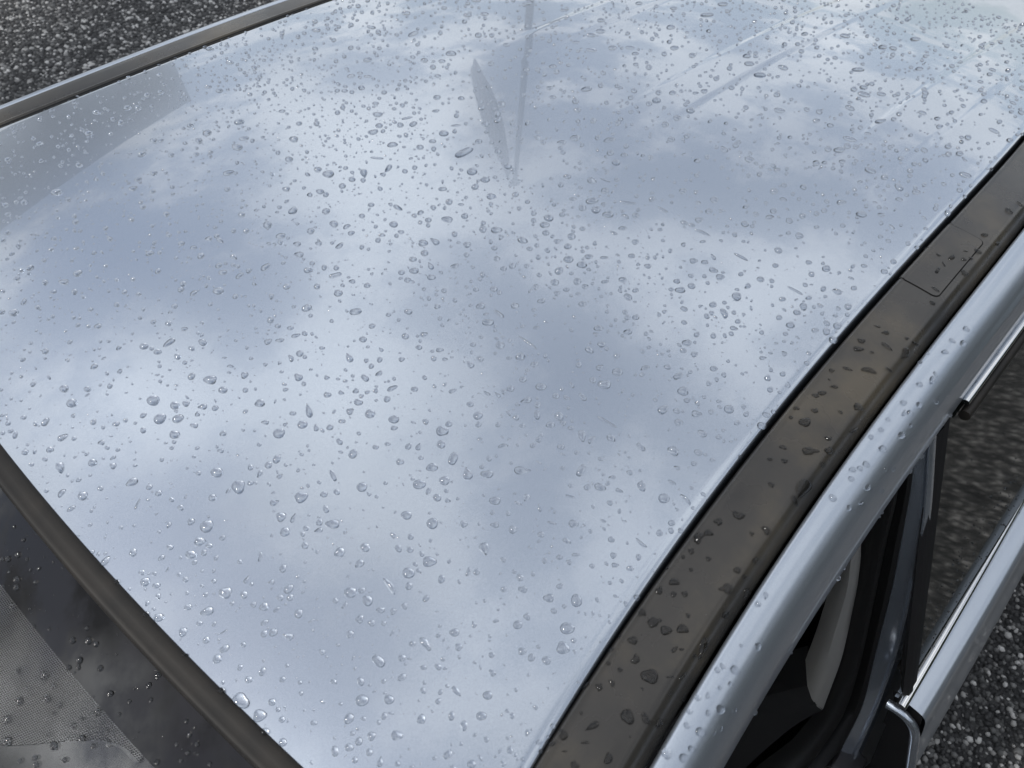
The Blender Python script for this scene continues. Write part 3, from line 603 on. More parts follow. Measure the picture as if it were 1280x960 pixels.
    (0, 0.6919, -0.2691, 0.0173, -1.51, 14.1, 0.3), (0, 0.5484, -0.3307, 0.0138, -1.48, 9.3, 0.7), (0, 0.5783, -0.3829, 0.01, -1.36, 8, 0.6), (0, 0.5646, -0.3103, 0.0153, -0.76, 8.4, 0.7),
    (0, 0.5483, -0.2989, 0.016, -0.53, 9.1, 0.4), (0, 0.6225, -0.2824, 0.0171, -0.76, 8.3, 0.8), (0, 0.5867, -0.1285, 0.0239, -0.79, 8.2, 0.9), (0, 0.6576, -0.1488, 0.023, -0.77, 9.4, 0.7),
    (0, 0.629, -0.1824, 0.022, -0.77, 8.2, 0.6), (0, 0.6012, -0.294, 0.0165, -0.76, 8.2, 0.6), (0, 0.6018, -0.3166, 0.015, -0.76, 8.1, 0.7), (0, 0.6491, -0.2467, 0.019, -1.42, 9.9, 0.5),
    (0, 0.6595, -0.254, 0.0185, -0.75, 8.1, 0.9), (0, 0.5766, -0.2741, 0.0176, -0.77, 9.4, 0.3), (0, 0.6165, -0.2556, 0.0187, -1.29, 9.4, 0.4), (0, 0.6543, -0.3568, 0.0119, -0.74, 7.8, 0.7),
    (0, 0.6949, -0.0659, 0.0245, -0.78, 8.9, 0.7), (0, 0.5589, -0.2197, 0.0204, -0.78, 7.7, 0.8), (0, 0.5608, -0.2011, 0.0212, -0.78, 8.3, 0.8), (0, 0.5277, -0.2063, 0.0207, -0.78, 6.7, 0.8),
    (0, 0.5291, -0.342, 0.0129, -0.77, 5.5, 1), (0, 0.4979, -0.2739, 0.0169, -0.78, 6.9, 0.8), (0, 0.5091, -0.2775, 0.0169, -0.78, 6.9, 0.7), (0, 0.6679, -0.3583, 0.0116, -1.96, 9.6, 0.5),
    (0, 0.6863, -0.1858, 0.0214, -1.33, 13.3, 0.25), (0, 0.745, -0.1687, 0.021, -0.75, 9.3, 0.6), (0, 0.9771, -0.3518, 0.0015, -0.5, 18.7, 0.55), (0, 1.0128, -0.3476, -0.0007, -1.24, 19, 0.35),
    (0, 0.9662, -0.4013, -0.0013, -1.31, 13.9, 0.75), (0, 1.0679, -0.4905, -0.0174, -1.27, 15.9, 0.4), (0, 1.2238, -0.4724, -0.0296, -1.52, 16.2, 0.3), (0, 0.872, -0.4378, -0.0005, -0.69, 13.2, 0.8),
    (0, 0.8728, -0.4096, 0.002, -0.69, 12.2, 0.5), (0, 0.7754, -0.407, 0.0056, -0.71, 8.9, 1), (0, 0.7345, -0.4036, 0.0069, -1.67, 9.4, 0.8), (0, 0.7271, -0.4839, -0.0005, -1.38, 10.5, 0.6),
    (0, 0.6924, -0.4508, 0.0034, -1.46, 18.7, 0.2), (0, 0.6652, -0.4696, 0.0019, -0.73, 8.5, 0.8), (0, 0.9636, -0.444, -0.0058, -2.15, 13.8, 0.6), (0, 0.9395, -0.4556, -0.0055, -1.11, 9.2, 0.6),
    (0, 0.973, -0.4632, -0.0082, -1.1, 9.3, 0.7), (0, 1.076, -0.4284, -0.0113, -1.52, 9.5, 0.6), (0, 1.1166, -0.4459, -0.0169, -0.62, 10.3, 0.8), (0, 1.1133, -0.4642, -0.0184, -0.62, 10.3, 0.8),
    (0, 1.0976, -0.4547, -0.0162, -0.62, 8.2, 1), (0, 1.027, -0.4165, -0.0057, -0.66, 8.3, 0.8), (0, 0.7994, -0.5051, -0.0054, -1.29, 8, 0.8), (0, 0.8915, -0.4548, -0.003, -1.11, 8.9, 0.6),
    (0, 1.0319, -0.434, -0.0092, -0.58, 8, 0.8), (0, 0.8682, -0.3204, 0.0091, -0.7, 9.1, 0.6), (0, 0.8632, -0.3619, 0.0063, -0.7, 8, 0.9), (0, 0.8207, -0.3578, 0.0082, -1.14, 9, 0.5),
    (0, 0.7775, -0.3655, 0.009, -0.72, 10, 0.7), (0, 0.7889, -0.4847, -0.0021, -1.1, 7.5, 0.6), (0, 0.6934, -0.4817, 0.0003, -1.37, 7.4, 0.6), (0, 0.7471, -0.4942, -0.002, -0.72, 6.6, 0.9),
    (0, 0.71, -0.4149, 0.0064, -0.73, 7, 0.9), (0, 0.6701, -0.4483, 0.0039, -0.73, 7.7, 0.7), (0, 0.9545, -0.3676, 0.0019, -0.68, 9.6, 0.6), (0, 0.9328, -0.3528, 0.0038, -0.73, 8.1, 0.6),
    (0, 0.9316, -0.4054, -0.0001, -0.68, 7.7, 0.6), (0, 0.9304, -0.4937, -0.0089, -1.88, 8.1, 0.3), (0, 0.1257, -0.0872, 0.0086, -0.83, 12.5, 0.9), (0, 0.1188, -0.1108, 0.0077, -0.83, 11.9, 0.95),
    (0, 0.1304, -0.1235, 0.0081, -0.25, 10.2, 0.75), (0, 0.1367, -0.108, 0.0089, -0.83, 9.3, 0.85), (0, 0.1452, -0.1139, 0.0093, -0.83, 7, 0.9), (0, 0.177, -0.1069, 0.0115, -0.83, 12.3, 0.8),
    (0, 0.1785, -0.1265, 0.0111, -0.36, 8.4, 0.85), (0, 0.1537, -0.129, 0.0095, -0.61, 8.8, 0.75), (0, 0.1187, -0.1367, 0.007, -0.83, 9, 0.95), (0, 0.0704, -0.0302, 0.0054, -0.84, 10.4, 0.9),
    (0, 0.0736, -0.0078, 0.0058, 0.43, 8.6, 0.9), (0, 0.0425, -0.0315, 0.0033, 0.64, 9.5, 0.6), (0, 0.0458, -0.0607, 0.0033, -0.11, 10, 0.6), (0, 0.0512, -0.1073, 0.0029, -0.83, 7.5, 1),
    (0, 0.0284, -0.0895, 0.0015, -1.91, 11.6, 0.6), (0, 0.0167, -0.1155, -0, 0.36, 8.8, 0.55), (0, 0.0283, -0.1323, 0.0004, 0.35, 8.8, 0.9), (0, 0.0658, -0.1525, 0.0027, -0.15, 10, 0.75),
    (0, 0.1231, -0.2001, 0.005, -0.82, 11.2, 0.85), (0, 0.128, -0.2263, 0.0041, -1.89, 13.6, 0.85), (0, 0.1061, -0.2185, 0.003, -0.82, 6.7, 1), (0, 0.155, -0.0188, 0.0113, -0.85, 9.2, 0.8),
    (0, 0.1605, -0.0361, 0.0115, -0.84, 7.9, 0.8), (0, 0.1755, -0.0339, 0.0125, 0.05, 13, 0.4), (0, 0.1985, -0.0595, 0.0136, -1.31, 10.3, 0.7), (0, 0.1077, -0.0044, 0.0082, 0.06, 7, 0.8),
    (0, 0.1668, -0.0893, 0.0112, 0.36, 8.1, 0.8), (0, 0.2031, -0.1267, 0.0125, -0.83, 7.1, 1), (0, 0.1367, 0.0434, 0.0099, -0.19, 7.6, 0.7), (0, 0.0138, -0.0497, 0.0009, -0.84, 6.1, 1),
    (0, 0.031, -0.0644, 0.0021, -0.84, 6.1, 1), (0, 0.0665, -0.1168, 0.0038, -0.01, 5.9, 0.6), (0, 0.0622, -0.1245, 0.0033, -0.83, 5.9, 1), (0, 0.0873, -0.0848, 0.006, -0.5, 6.7, 0.8),
    (0, 0.1219, -0.03, 0.0091, 0.41, 5.7, 0.7), (0, 0.11, -0.0954, 0.0074, 0.25, 7, 0.7), (0, 0.1011, -0.1106, 0.0064, -1.97, 7.2, 0.7), (0, 0.0578, -0.1752, 0.0013, 0.62, 11, 0.25),
    (0, 0.0759, -0.1798, 0.0025, -0.82, 5.7, 1), (0, 0.0429, -0.137, 0.0014, -0.83, 5.1, 1), (0, 0.1503, -0.1692, 0.008, 0.08, 6.4, 0.8), (0, 0.1382, -0.1834, 0.0067, -0.82, 5.9, 0.8),
    (0, 0.016, -0.0239, 0.0012, 0.93, 7.9, 0.5), (0, 0.0173, -0.0054, 0.0014, -0.85, 5.2, 1), (0, 0.0306, -0.0104, 0.0025, -0.85, 5.6, 0.8), (0, 0.1999, -0.1071, 0.0128, -0.83, 6.8, 0.5),
    (0, 0.1375, -0.2309, 0.0045, -0.81, 5.3, 1), (0, 0.1092, -0.1477, 0.006, -0.14, 4.7, 0.7), (0, 0.0962, -0.1517, 0.0049, 0.32, 4.6, 0.8), (0, 0.1112, -0.1885, 0.0047, -0.82, 4.7, 1),
    (0, 0.1957, -0.0293, 0.0137, -0.47, 6.3, 0.7), (0, 0.1193, -0.2231, 0.0037, 0.16, 5.7, 0.5), (0, 0.0084, -0.1031, -0.0004, -0.83, 4, 1), (0, 0.0199, -0.0558, 0.0013, 0.82, 4.9, 0.7),
    (0, 0.1939, -0.1659, 0.0107, -0.82, 9.6, 0.8), (0, 0.186, -0.2071, 0.0087, -0.82, 11.5, 0.85), (0, 0.2068, -0.2151, 0.0095, -0.81, 9, 0.95), (0, 0.2206, -0.2064, 0.0106, -2.02, 17, 0.4),
    (0, 0.2378, -0.1676, 0.0131, -1.54, 9.5, 0.8), (0, 0.2873, -0.1845, 0.0149, -1.85, 12.2, 0.6), (0, 0.2535, -0.1158, 0.0155, -0.59, 9.1, 0.45), (0, 0.3121, -0.1763, 0.0163, -0.81, 8.5, 0.75),
    (0, 0.2442, -0.205, 0.0119, -0.81, 7.3, 0.8), (0, 0.2591, -0.2333, 0.0114, -0.81, 8.8, 0.75), (0, 0.2582, -0.2515, 0.0104, -0.81, 10.2, 0.8), (0, 0.2697, -0.2725, 0.0098, -0.8, 9.7, 0.9),
    (0, 0.2635, -0.2797, 0.0091, -0.8, 6.3, 0.8), (0, 0.2922, -0.3142, 0.0082, -0.8, 11.1, 0.95), (0, 0.302, -0.313, 0.0087, -0.8, 6.7, 0.9), (0, 0.2818, -0.324, 0.0071, -1.55, 8.4, 0.9),
    (0, 0.3277, -0.3258, 0.0089, -0.38, 9.6, 0.8), (0, 0.2793, -0.3427, 0.0057, 0.5, 13.4, 0.6), (0, 0.2597, -0.3357, 0.0052, -0.8, 11.1, 0.65), (0, 0.2582, -0.3534, 0.0039, -0.8, 10, 0.8),
    (0, 0.2402, -0.3401, 0.0039, -0.8, 11, 0.85), (0, 0.2778, -0.3626, 0.0041, -2.11, 12.9, 0.75), (0, 0.2898, -0.3759, 0.0036, -0.79, 11.1, 0.65), (0, 0.2759, -0.3991, 0.0011, -0.79, 9.5, 0.85),
    (0, 0.2425, -0.3609, 0.0025, -0.8, 7.4, 0.95), (0, 0.2032, -0.3058, 0.0043, -0.8, 9.9, 0.85), (0, 0.2193, -0.2738, 0.0071, 0.4, 9.3, 0.85), (0, 0.16, -0.2749, 0.0036, -0.81, 11.9, 0.85),
    (0, 0.1409, -0.2621, 0.0031, -0.4, 8, 0.75), (0, 0.1681, -0.2281, 0.0066, 0.45, 8, 0.9), (0, 0.1592, -0.2277, 0.0061, -0.81, 6.5, 1), (0, 0.2435, -0.3107, 0.0061, -0.8, 6.9, 0.9),
    (0, 0.2659, -0.311, 0.0072, 0.44, 7.7, 0.7), (0, 0.2595, -0.3042, 0.0074, 0.01, 7.2, 0.7), (0, 0.2887, -0.2956, 0.0093, -0.8, 6, 1), (0, 0.3065, -0.2605, 0.0121, -0.8, 6.9, 0.8),
    (0, 0.282, -0.2157, 0.0133, -1.56, 9.6, 0.6), (0, 0.292, -0.2441, 0.0124, -0.26, 10.5, 0.4), (0, 0.2951, -0.2215, 0.0136, -0.04, 8.1, 0.5), (0, 0.4033, -0.2812, 0.0144, -0.79, 9.3, 0.85),
    (0, 0.4164, -0.2511, 0.0165, -0.79, 12, 0.6), (0, 0.3648, -0.2778, 0.0134, -1.6, 8.5, 0.7), (0, 0.3593, -0.216, 0.0164, -0.46, 7.8, 0.7), (0, 0.3443, -0.225, 0.0155, -0.8, 6.4, 0.9),
    (0, 0.3564, -0.2423, 0.015, -0.8, 7.6, 0.7), (0, 0.322, -0.224, 0.0146, -0.8, 6.3, 0.8), (0, 0.3849, -0.2611, 0.015, -0.79, 6, 0.9), (0, 0.3204, -0.3657, 0.0057, -0.63, 9.6, 0.45),
    (0, 0.3304, -0.2881, 0.0115, -0.37, 7.8, 0.5), (0, 0.1927, -0.2783, 0.0054, -1.88, 12.5, 0.35), (0, 0.2227, -0.2362, 0.0094, -0.81, 6.7, 0.9), (0, 0.2133, -0.2273, 0.0093, -2.09, 7.7, 0.6),
    (0, 0.2083, -0.1983, 0.0103, -0.81, 6.4, 0.7), (0, 0.2347, -0.2389, 0.0099, -0.81, 6.7, 0.6), (0, 0.1755, -0.2872, 0.0038, -0.81, 6.7, 0.8), (0, 0.2414, -0.3507, 0.0032, 0.34, 6.4, 0.7),
    (0, 0.2381, -0.2832, 0.0076, -0.8, 5.8, 0.8), (0, 0.2469, -0.143, 0.0144, -1.95, 9.5, 0.6), (0, 0.3516, -0.314, 0.0106, -1.31, 7.6, 0.4), (0, 0.1483, -0.2292, 0.0053, 0.45, 7.7, 0.6),
    (0, 0.1593, -0.2444, 0.0053, -0.07, 5.5, 0.7), (0, 0.1842, -0.1875, 0.0094, -0.82, 7.5, 0.7), (0, 0.2708, -0.1099, 0.0164, -0.82, 7, 0.7), (0, 0.2637, -0.0982, 0.0164, -0.83, 6.2, 0.9),
    (0, 0.2765, -0.1551, 0.0154, -0.82, 5.6, 0.7), (0, 0.3226, -0.2571, 0.013, -1.58, 5.8, 0.8), (0, 0.3521, -0.2548, 0.0142, -0.8, 5.6, 0.7), (0, 0.302, -0.3659, 0.0049, -2.05, 5.8, 0.8),
    (0, 0.2685, -0.1225, 0.016, -0.46, 9.5, 0.4), (0, 0.365, -0.3239, 0.0104, -0.79, 5.4, 1), (0, 0.3146, -0.3957, 0.003, -0.79, 15.1, 0.55), (0, 0.4257, -0.2984, 0.0139, -1.54, 24.7, 0.15),
    (0, 0.4072, -0.3058, 0.013, -0.79, 10, 0.75), (0, 0.4099, -0.3224, 0.0119, -0.57, 8.1, 0.7), (0, 0.3943, -0.3455, 0.0099, -0.78, 10.5, 0.75), (0, 0.3723, -0.3461, 0.0091, -0.48, 11.4, 0.6),
    (0, 0.4408, -0.3874, 0.0078, -0.77, 12.6, 0.75), (0, 0.4616, -0.3867, 0.0084, -0.77, 10.4, 0.8), (0, 0.4918, -0.3367, 0.0127, -0.77, 10.4, 0.6), (0, 0.5098, -0.3609, 0.0112, -0.77, 9.2, 0.75),
    (0, 0.4627, -0.3489, 0.0113, -1.55, 8.9, 0.75), (0, 0.4773, -0.353, 0.0113, -0.77, 8.6, 0.75), (0, 0.4535, -0.3707, 0.0095, -0.18, 8.5, 0.75), (0, 0.4851, -0.4025, 0.0075, -0.46, 9.8, 0.5),
    (0, 0.4898, -0.4462, 0.0036, -1.21, 11.1, 0.85), (0, 0.4839, -0.4556, 0.0026, -0.76, 7.1, 0.7), (0, 0.4582, -0.4456, 0.0031, -0.06, 11.8, 0.7), (0, 0.5012, -0.4317, 0.0051, -0.2, 11.5, 0.5),
    (0, 0.5425, -0.4127, 0.0073, -0.76, 9.6, 0.7), (0, 0.5356, -0.427, 0.006, -0.76, 7.4, 0.8), (0, 0.5027, -0.4177, 0.0064, -0.76, 7.3, 0.7), (0, 0.5052, -0.49, -0.0005, -0.76, 10.3, 0.85),
    (0, 0.4775, -0.4711, 0.001, -0.98, 9.5, 0.7), (0, 0.4573, -0.4648, 0.0012, -0.77, 8.1, 0.85), (0, 0.4636, -0.4881, -0.001, -1.41, 8.8, 0.7), (0, 0.4441, -0.4974, -0.0024, -1.19, 7.5, 0.8),
    (0, 0.4286, -0.4803, -0.001, -1.61, 11.4, 0.7), (0, 0.4102, -0.4564, 0.0009, -1.7, 9.8, 0.5), (0, 0.3514, -0.4561, -0.001, -1.18, 10.2, 0.7), (0, 0.3788, -0.4818, -0.0026, -2.32, 11, 0.6),
    (0, 0.3835, -0.5034, -0.0047, -0.78, 10.8, 0.8), (0, 0.3965, -0.5177, -0.006, -1.72, 12.8, 0.35), (0, 0.352, -0.4332, 0.0012, 0.25, 13.1, 0.5), (0, 0.4087, -0.4168, 0.0045, -1.41, 21.3, 0.2),
    (0, 0.3804, -0.4099, 0.0043, -2.28, 12, 0.6), (0, 0.3832, -0.4188, 0.0036, 0.11, 9.8, 0.6), (0, 0.3811, -0.3807, 0.0067, 0.44, 9, 0.9), (0, 0.3676, -0.3647, 0.0075, -2.32, 10.8, 0.5),
    (0, 0.3683, -0.3812, 0.0063, -0.78, 8.7, 0.65), (0, 0.3965, -0.363, 0.0086, -0.78, 6.9, 0.85), (0, 0.3977, -0.4307, 0.0029, -1.6, 8.4, 0.8), (0, 0.3574, -0.4042, 0.004, -0.78, 6.6, 0.8),
    (0, 0.4139, -0.3822, 0.0076, -1.71, 9.9, 0.5), (0, 0.4023, -0.3714, 0.0081, -1.41, 7.5, 0.5), (0, 0.4171, -0.3651, 0.009, -1.89, 7.9, 0.4), (0, 0.3666, -0.4574, -0.0006, -0.78, 6.5, 0.6),
    (0, 0.3609, -0.4702, -0.002, -1.28, 6.3, 0.6), (0, 0.4011, -0.4986, -0.0037, -1.39, 7.7, 0.4), (0, 0.3458, -0.4722, -0.0028, -0.78, 5.3, 0.9), (0, 0.3794, -0.3972, 0.0053, -0.78, 5.6, 0.8),
    (0, 0.5949, -0.4355, 0.0055, -1.1, 8.6, 0.6), (0, 0.4898, -0.4798, 0.0003, -0.76, 5.9, 0.8), (0, 0.4718, -0.5012, -0.0022, -0.77, 6.1, 0.8), (0, 0.4169, -0.4931, -0.0026, -1.18, 6, 0.7),
    (0, 0.4315, -0.5015, -0.0032, -0.77, 5.6, 0.9), (0, 0.4469, -0.5113, -0.0038, -0.77, 5.3, 0.8), (0, 0.3882, -0.3272, 0.011, -0.79, 7.4, 0.8), (0, 0.3513, -0.3528, 0.0079, -0.79, 6, 1),
    (0, 0.5837, -0.4785, 0.0013, -0.75, 7.6, 0.6), (0, 0.4765, -0.3731, 0.0097, -0.77, 6.1, 0.9), (0, 0.3255, -0.4432, -0.0007, -1.08, 8.4, 0.3), (0, 0.644, -0.4742, 0.0016, -0.74, 8.4, 1),
    (0, 0.6575, -0.4965, -0.0008, -0.73, 7.5, 0.7), (1, 0.6806, -0.5384, -0.0057, -0.77, 8.6, 0.7), (1, 0.668, -0.5416, -0.0057, -0.89, 10.3, 0.65), (1, 0.711, -0.5509, -0.0069, -0.74, 7.6, 0.75),
    (1, 0.6935, -0.5611, -0.0075, -1.76, 13.7, 0.4), (1, 0.7041, -0.5776, -0.0117, -0.09, 16.3, 0.6), (1, 0.635, -0.5468, -0.0058, -1.27, 9.9, 0.45), (1, 0.6492, -0.563, -0.0072, -1.08, 15.6, 0.5),
    (1, 0.6673, -0.5761, -0.0094, -1.18, 10.9, 0.35), (1, 0.5887, -0.5441, -0.0056, -0.78, 8.9, 0.6), (1, 0.5814, -0.5411, -0.0055, -0.78, 7.2, 0.7), (1, 0.6048, -0.5488, -0.0058, -0.76, 7.4, 0.6),
    (1, 0.6002, -0.5772, -0.009, -0.67, 9.9, 0.8), (1, 0.5535, -0.5357, -0.0056, -0.81, 7, 0.7), (1, 0.5644, -0.55, -0.0061, -0.77, 7.2, 0.75), (1, 0.5455, -0.5501, -0.0063, -0.41, 13.1, 0.7),
    (1, 0.5457, -0.5753, -0.0086, -0.76, 6.7, 0.9), (1, 0.5052, -0.5504, -0.0068, -1.23, 7.1, 0.7), (1, 0.5353, -0.5817, -0.0104, -0.5, 9.8, 0.85), (1, 0.5198, -0.5702, -0.0083, -0.76, 15.5, 0.5),
    (1, 0.4938, -0.5592, -0.0077, -0.78, 6, 1), (1, 0.5185, -0.5848, -0.0126, -0.51, 6, 1), (1, 0.5793, -0.5859, -0.0172, -0.5, 14.5, 0.3), (1, 0.4843, -0.586, -0.0128, -0.31, 22.9, 0.8),
    (1, 0.4666, -0.5869, -0.0131, -1.62, 12.2, 0.5), (1, 0.4634, -0.5642, -0.0087, -0.78, 5.5, 0.9), (1, 0.7263, -0.5785, -0.0138, -1.01, 11.8, 0.4), (1, 0.7126, -0.5407, -0.0062, -1.15, 6, 0.5),
    (1, 0.6212, -0.5363, -0.0052, -0.78, 5.4, 1), (1, 0.5406, -0.5376, -0.0057, -0.82, 4.2, 1), (1, 0.5814, -0.5686, -0.0077, -0.75, 4.1, 1), (1, 0.6743, -0.5535, -0.0066, -0.75, 3.9, 1),
    (1, 0.7205, -0.5703, -0.0089, -0.73, 4.1, 1), (1, 0.5812, -0.5292, -0.0053, -1.44, 3.8, 1), (1, 0.6093, -0.5404, -0.0054, -0.78, 2.9, 1), (1, 0.4857, -0.5487, -0.0071, -0.79, 4.9, 0.8),
    (2, 0.7943, -0.6089, -0.0208, -1.49, 7.1, 0.9), (2, 0.7639, -0.6056, -0.0189, -1.64, 7.2, 0.6), (2, 0.7735, -0.6154, -0.0231, -0.51, 7.5, 1), (2, 0.7429, -0.607, -0.0187, -0.64, 8.3, 0.7),
    (2, 0.7098, -0.5945, -0.018, -1.63, 4.7, 1), (2, 0.7075, -0.6133, -0.0202, -1.96, 6.8, 0.5), (2, 0.6803, -0.6076, -0.0176, -0.67, 6.9, 0.8), (2, 0.6977, -0.614, -0.0203, 0.21, 11.1, 0.5),
    (2, 0.6454, -0.6069, -0.017, -0.69, 6.3, 1), (2, 0.659, -0.6188, -0.0223, -0.53, 7.3, 1), (2, 0.6861, -0.6284, -0.0319, -0.38, 7, 1), (2, 0.6146, -0.6053, -0.0165, -0.73, 4.6, 1),
    (2, 0.5981, -0.6063, -0.0166, -0.72, 5.1, 1), (2, 0.5834, -0.6033, -0.0164, -0.81, 5.4, 1), (2, 0.6319, -0.6239, -0.0255, -0.48, 4.9, 1), (2, 0.6127, -0.6228, -0.0242, -0.51, 7.5, 1),
    (2, 0.5814, -0.6175, -0.0203, -0.59, 7.7, 1), (2, 0.5529, -0.6147, -0.0189, -1.82, 7.5, 0.8), (2, 0.5443, -0.6128, -0.0182, -0.68, 5.4, 1), (2, 0.5373, -0.6084, -0.0172, -0.73, 6, 1),
    (2, 0.528, -0.6125, -0.0181, -0.7, 5.7, 1), (2, 0.4974, -0.6104, -0.018, -0.74, 7, 1), (2, 0.5364, -0.6273, -0.0266, 0.1, 8.2, 0.7), (2, 0.5566, -0.6385, -0.0435, -0.33, 5.1, 1),
    (2, 0.5832, -0.6351, -0.0383, -0.35, 4.8, 1), (2, 0.5708, -0.6299, -0.0302, -0.44, 4.3, 1), (2, 0.5031, -0.6257, -0.0246, -0.56, 5.6, 1), (2, 0.5198, -0.6309, -0.0299, 0.25, 5.6, 0.7),
    (2, 0.7271, -0.5952, -0.0176, -1.23, 3.7, 1), (2, 0.6412, -0.6166, -0.0206, -0.56, 5.8, 1), (2, 0.6354, -0.6128, -0.0187, 0.16, 8.9, 0.5), (0, 0.0873, -0.2382, 0.0007, -0.82, 11.7, 0.95),
    (0, 0.0754, -0.2458, -0.0005, -0.82, 9.2, 0.85), (0, 0.0639, -0.2505, -0.0016, -0.82, 9.8, 0.7), (0, 0.0652, -0.2991, -0.0044, -0.81, 10.1, 0.95), (0, 0.0463, -0.3014, -0.0059, -0.43, 9.8, 0.7),
    (0, 0.0312, -0.2131, -0.0023, 0.7, 7, 0.85), (0, 0.0248, -0.2433, -0.0043, -0.82, 8, 0.9), (0, 0.0167, -0.2773, -0.0068, -0.81, 7.7, 0.95), (0, 0.0238, -0.3013, -0.0077, -0.81, 7, 1),
    (0, 0.0306, -0.3384, -0.0097, -0.81, 6.8, 1), (0, 0.0805, -0.2245, 0.0009, -0.82, 6.2, 1), (0, 0.0553, -0.2318, -0.0013, -1.07, 6.9, 0.6), (0, 0.0196, -0.3609, -0.0109, -0.52, 5.9, 1),
    (0, 0.0385, -0.3686, -0.0113, -0.81, 5.8, 1), (0, 0.0392, -0.3564, -0.0103, -0.81, 4.6, 1), (0, 0.0833, -0.3023, -0.0032, 0.41, 6.6, 0.5), (0, 0.0751, -0.3237, -0.0052, -0.81, 4.8, 1),
    (0, 0.0461, -0.3248, -0.0075, -0.24, 6, 0.35), (0, 0.053, -0.2885, -0.0046, 0.43, 4.5, 0.8), (0, 0.0086, -0.2268, -0.0036, -0.34, 4.5, 1), (0, 0.0077, -0.187, -0.0031, -0.82, 4.1, 1),
    (0, 0.0367, -0.3049, -0.0069, -0.81, 5.1, 0.8), (0, 0.0434, -0.2765, -0.0046, -0.81, 3.3, 1), (0, 0.0152, -0.3185, -0.0079, -0.47, 5.6, 0.5), (0, 0.0642, -0.2839, -0.0035, -0.81, 4.3, 1),
    (0, 0.0474, -0.2582, -0.0033, -0.81, 3.7, 1), (0, 0.036, -0.185, -0.0007, -0.82, 3.5, 1), (0, 0.0432, -0.2476, -0.003, 0.47, 4.7, 0.4), (0, 0.0338, -0.2426, -0.0035, -0.82, 4, 1),
    (0, 0.0111, -0.2029, -0.0015, 0.28, 8.5, 0.6), (0, 0.0252, -0.3772, -0.011, -1.25, 14, 0.75), (0, 0.0289, -0.3958, -0.0127, -0.75, 9.4, 1), (0, 0.1366, -0.2773, 0.002, -0.81, 8.6, 0.95),
    (0, 0.1305, -0.2913, 0.0007, -0.81, 9.2, 0.85), (0, 0.1633, -0.315, 0.0013, -0.81, 11.6, 0.7), (0, 0.151, -0.3392, -0.0011, -0.8, 9, 0.9), (0, 0.151, -0.3107, 0.0008, -0.52, 7.6, 0.6),
    (0, 0.1432, -0.2859, 0.0019, 0.5, 9.1, 0.4), (0, 0.1347, -0.3134, -0.0004, -0.81, 6.1, 1), (0, 0.1685, -0.3512, -0.0009, -1.56, 8.8, 0.8), (0, 0.1563, -0.3588, -0.0023, -0.04, 7.7, 0.85),
    (0, 0.2125, -0.3541, 0.0014, -0.8, 9.3, 0.85), (0, 0.2229, -0.3758, 0.0003, -0.8, 10.3, 0.95), (0, 0.1977, -0.399, -0.003, -0.8, 11, 0.85), (0, 0.1792, -0.394, -0.0037, -0.8, 10.2, 0.9),
    (0, 0.172, -0.4023, -0.0048, -0.8, 6.2, 1), (0, 0.1356, -0.3723, -0.0046, -0.8, 9.7, 0.95), (0, 0.1407, -0.3873, -0.0055, -1.54, 9.6, 0.8), (0, 0.1611, -0.391, -0.0045, -1.72, 17.3, 0.3),
    (0, 0.1268, -0.3942, -0.007, 0.33, 6.7, 0.95), (0, 0.1024, -0.3337, -0.004, 0.18, 8.6, 0.75), (0, 0.0989, -0.3403, -0.0047, -0.81, 5.5, 1), (0, 0.0933, -0.3345, -0.0047, -0.81, 5.2, 1),
    (0, 0.0799, -0.3313, -0.0054, -0.81, 7.4, 0.9), (0, 0.0957, -0.3558, -0.0061, -0.81, 7, 1), (0, 0.0728, -0.3532, -0.0075, -0.81, 6.6, 1), (0, 0.079, -0.3641, -0.0079, -1.13, 9.6, 0.6),
    (0, 0.0727, -0.3418, -0.0067, -0.24, 6.5, 0.55), (0, 0.1139, -0.3978, -0.0082, -0.8, 5.7, 1), (0, 0.1255, -0.377, -0.0057, 0.34, 6.5, 0.6), (0, 0.1431, -0.4007, -0.0065, -0.8, 6.7, 0.75),
    (0, 0.1875, -0.372, -0.0014, -1.81, 6.9, 0.8), (0, 0.2017, -0.3715, -0.0005, -0.8, 5.4, 1), (0, 0.2377, -0.424, -0.003, -2.11, 11.7, 0.75), (0, 0.172, -0.456, -0.0097, -0.8, 7.6, 0.85),
    (0, 0.1666, -0.4664, -0.011, -2.16, 6.2, 0.9), (0, 0.15, -0.4457, -0.0101, -1.66, 12.4, 0.45), (0, 0.1431, -0.4386, -0.0098, -0.8, 5.6, 0.8), (0, 0.1161, -0.4296, -0.0108, -1.53, 11.5, 0.6),
    (0, 0.1302, -0.4409, -0.0109, -0.8, 6.5, 0.8), (0, 0.1207, -0.4515, -0.0125, -0.19, 6.7, 0.8), (0, 0.1451, -0.4657, -0.0123, -1.63, 5.9, 0.7), (0, 0.1371, -0.4581, -0.0121, -0.8, 4.9, 0.8),
    (0, 0.1426, -0.4883, -0.0148, -1.63, 8.7, 0.5), (0, 0.1253, -0.4702, -0.0141, -1.95, 5.3, 0.7), (0, 0.1712, -0.4989, -0.0141, -1.3, 6.1, 0.7), (0, 0.1572, -0.5076, -0.0159, -0.8, 7, 0.95),
    (0, 0.1748, -0.4199, -0.0062, 0.11, 6, 0.8), (0, 0.1585, -0.412, -0.0065, -2.13, 5.9, 0.7), (0, 0.0887, -0.4424, -0.0139, -0.8, 9.6, 0.9), (0, 0.1032, -0.4565, -0.0142, -0.8, 7.5, 0.9),
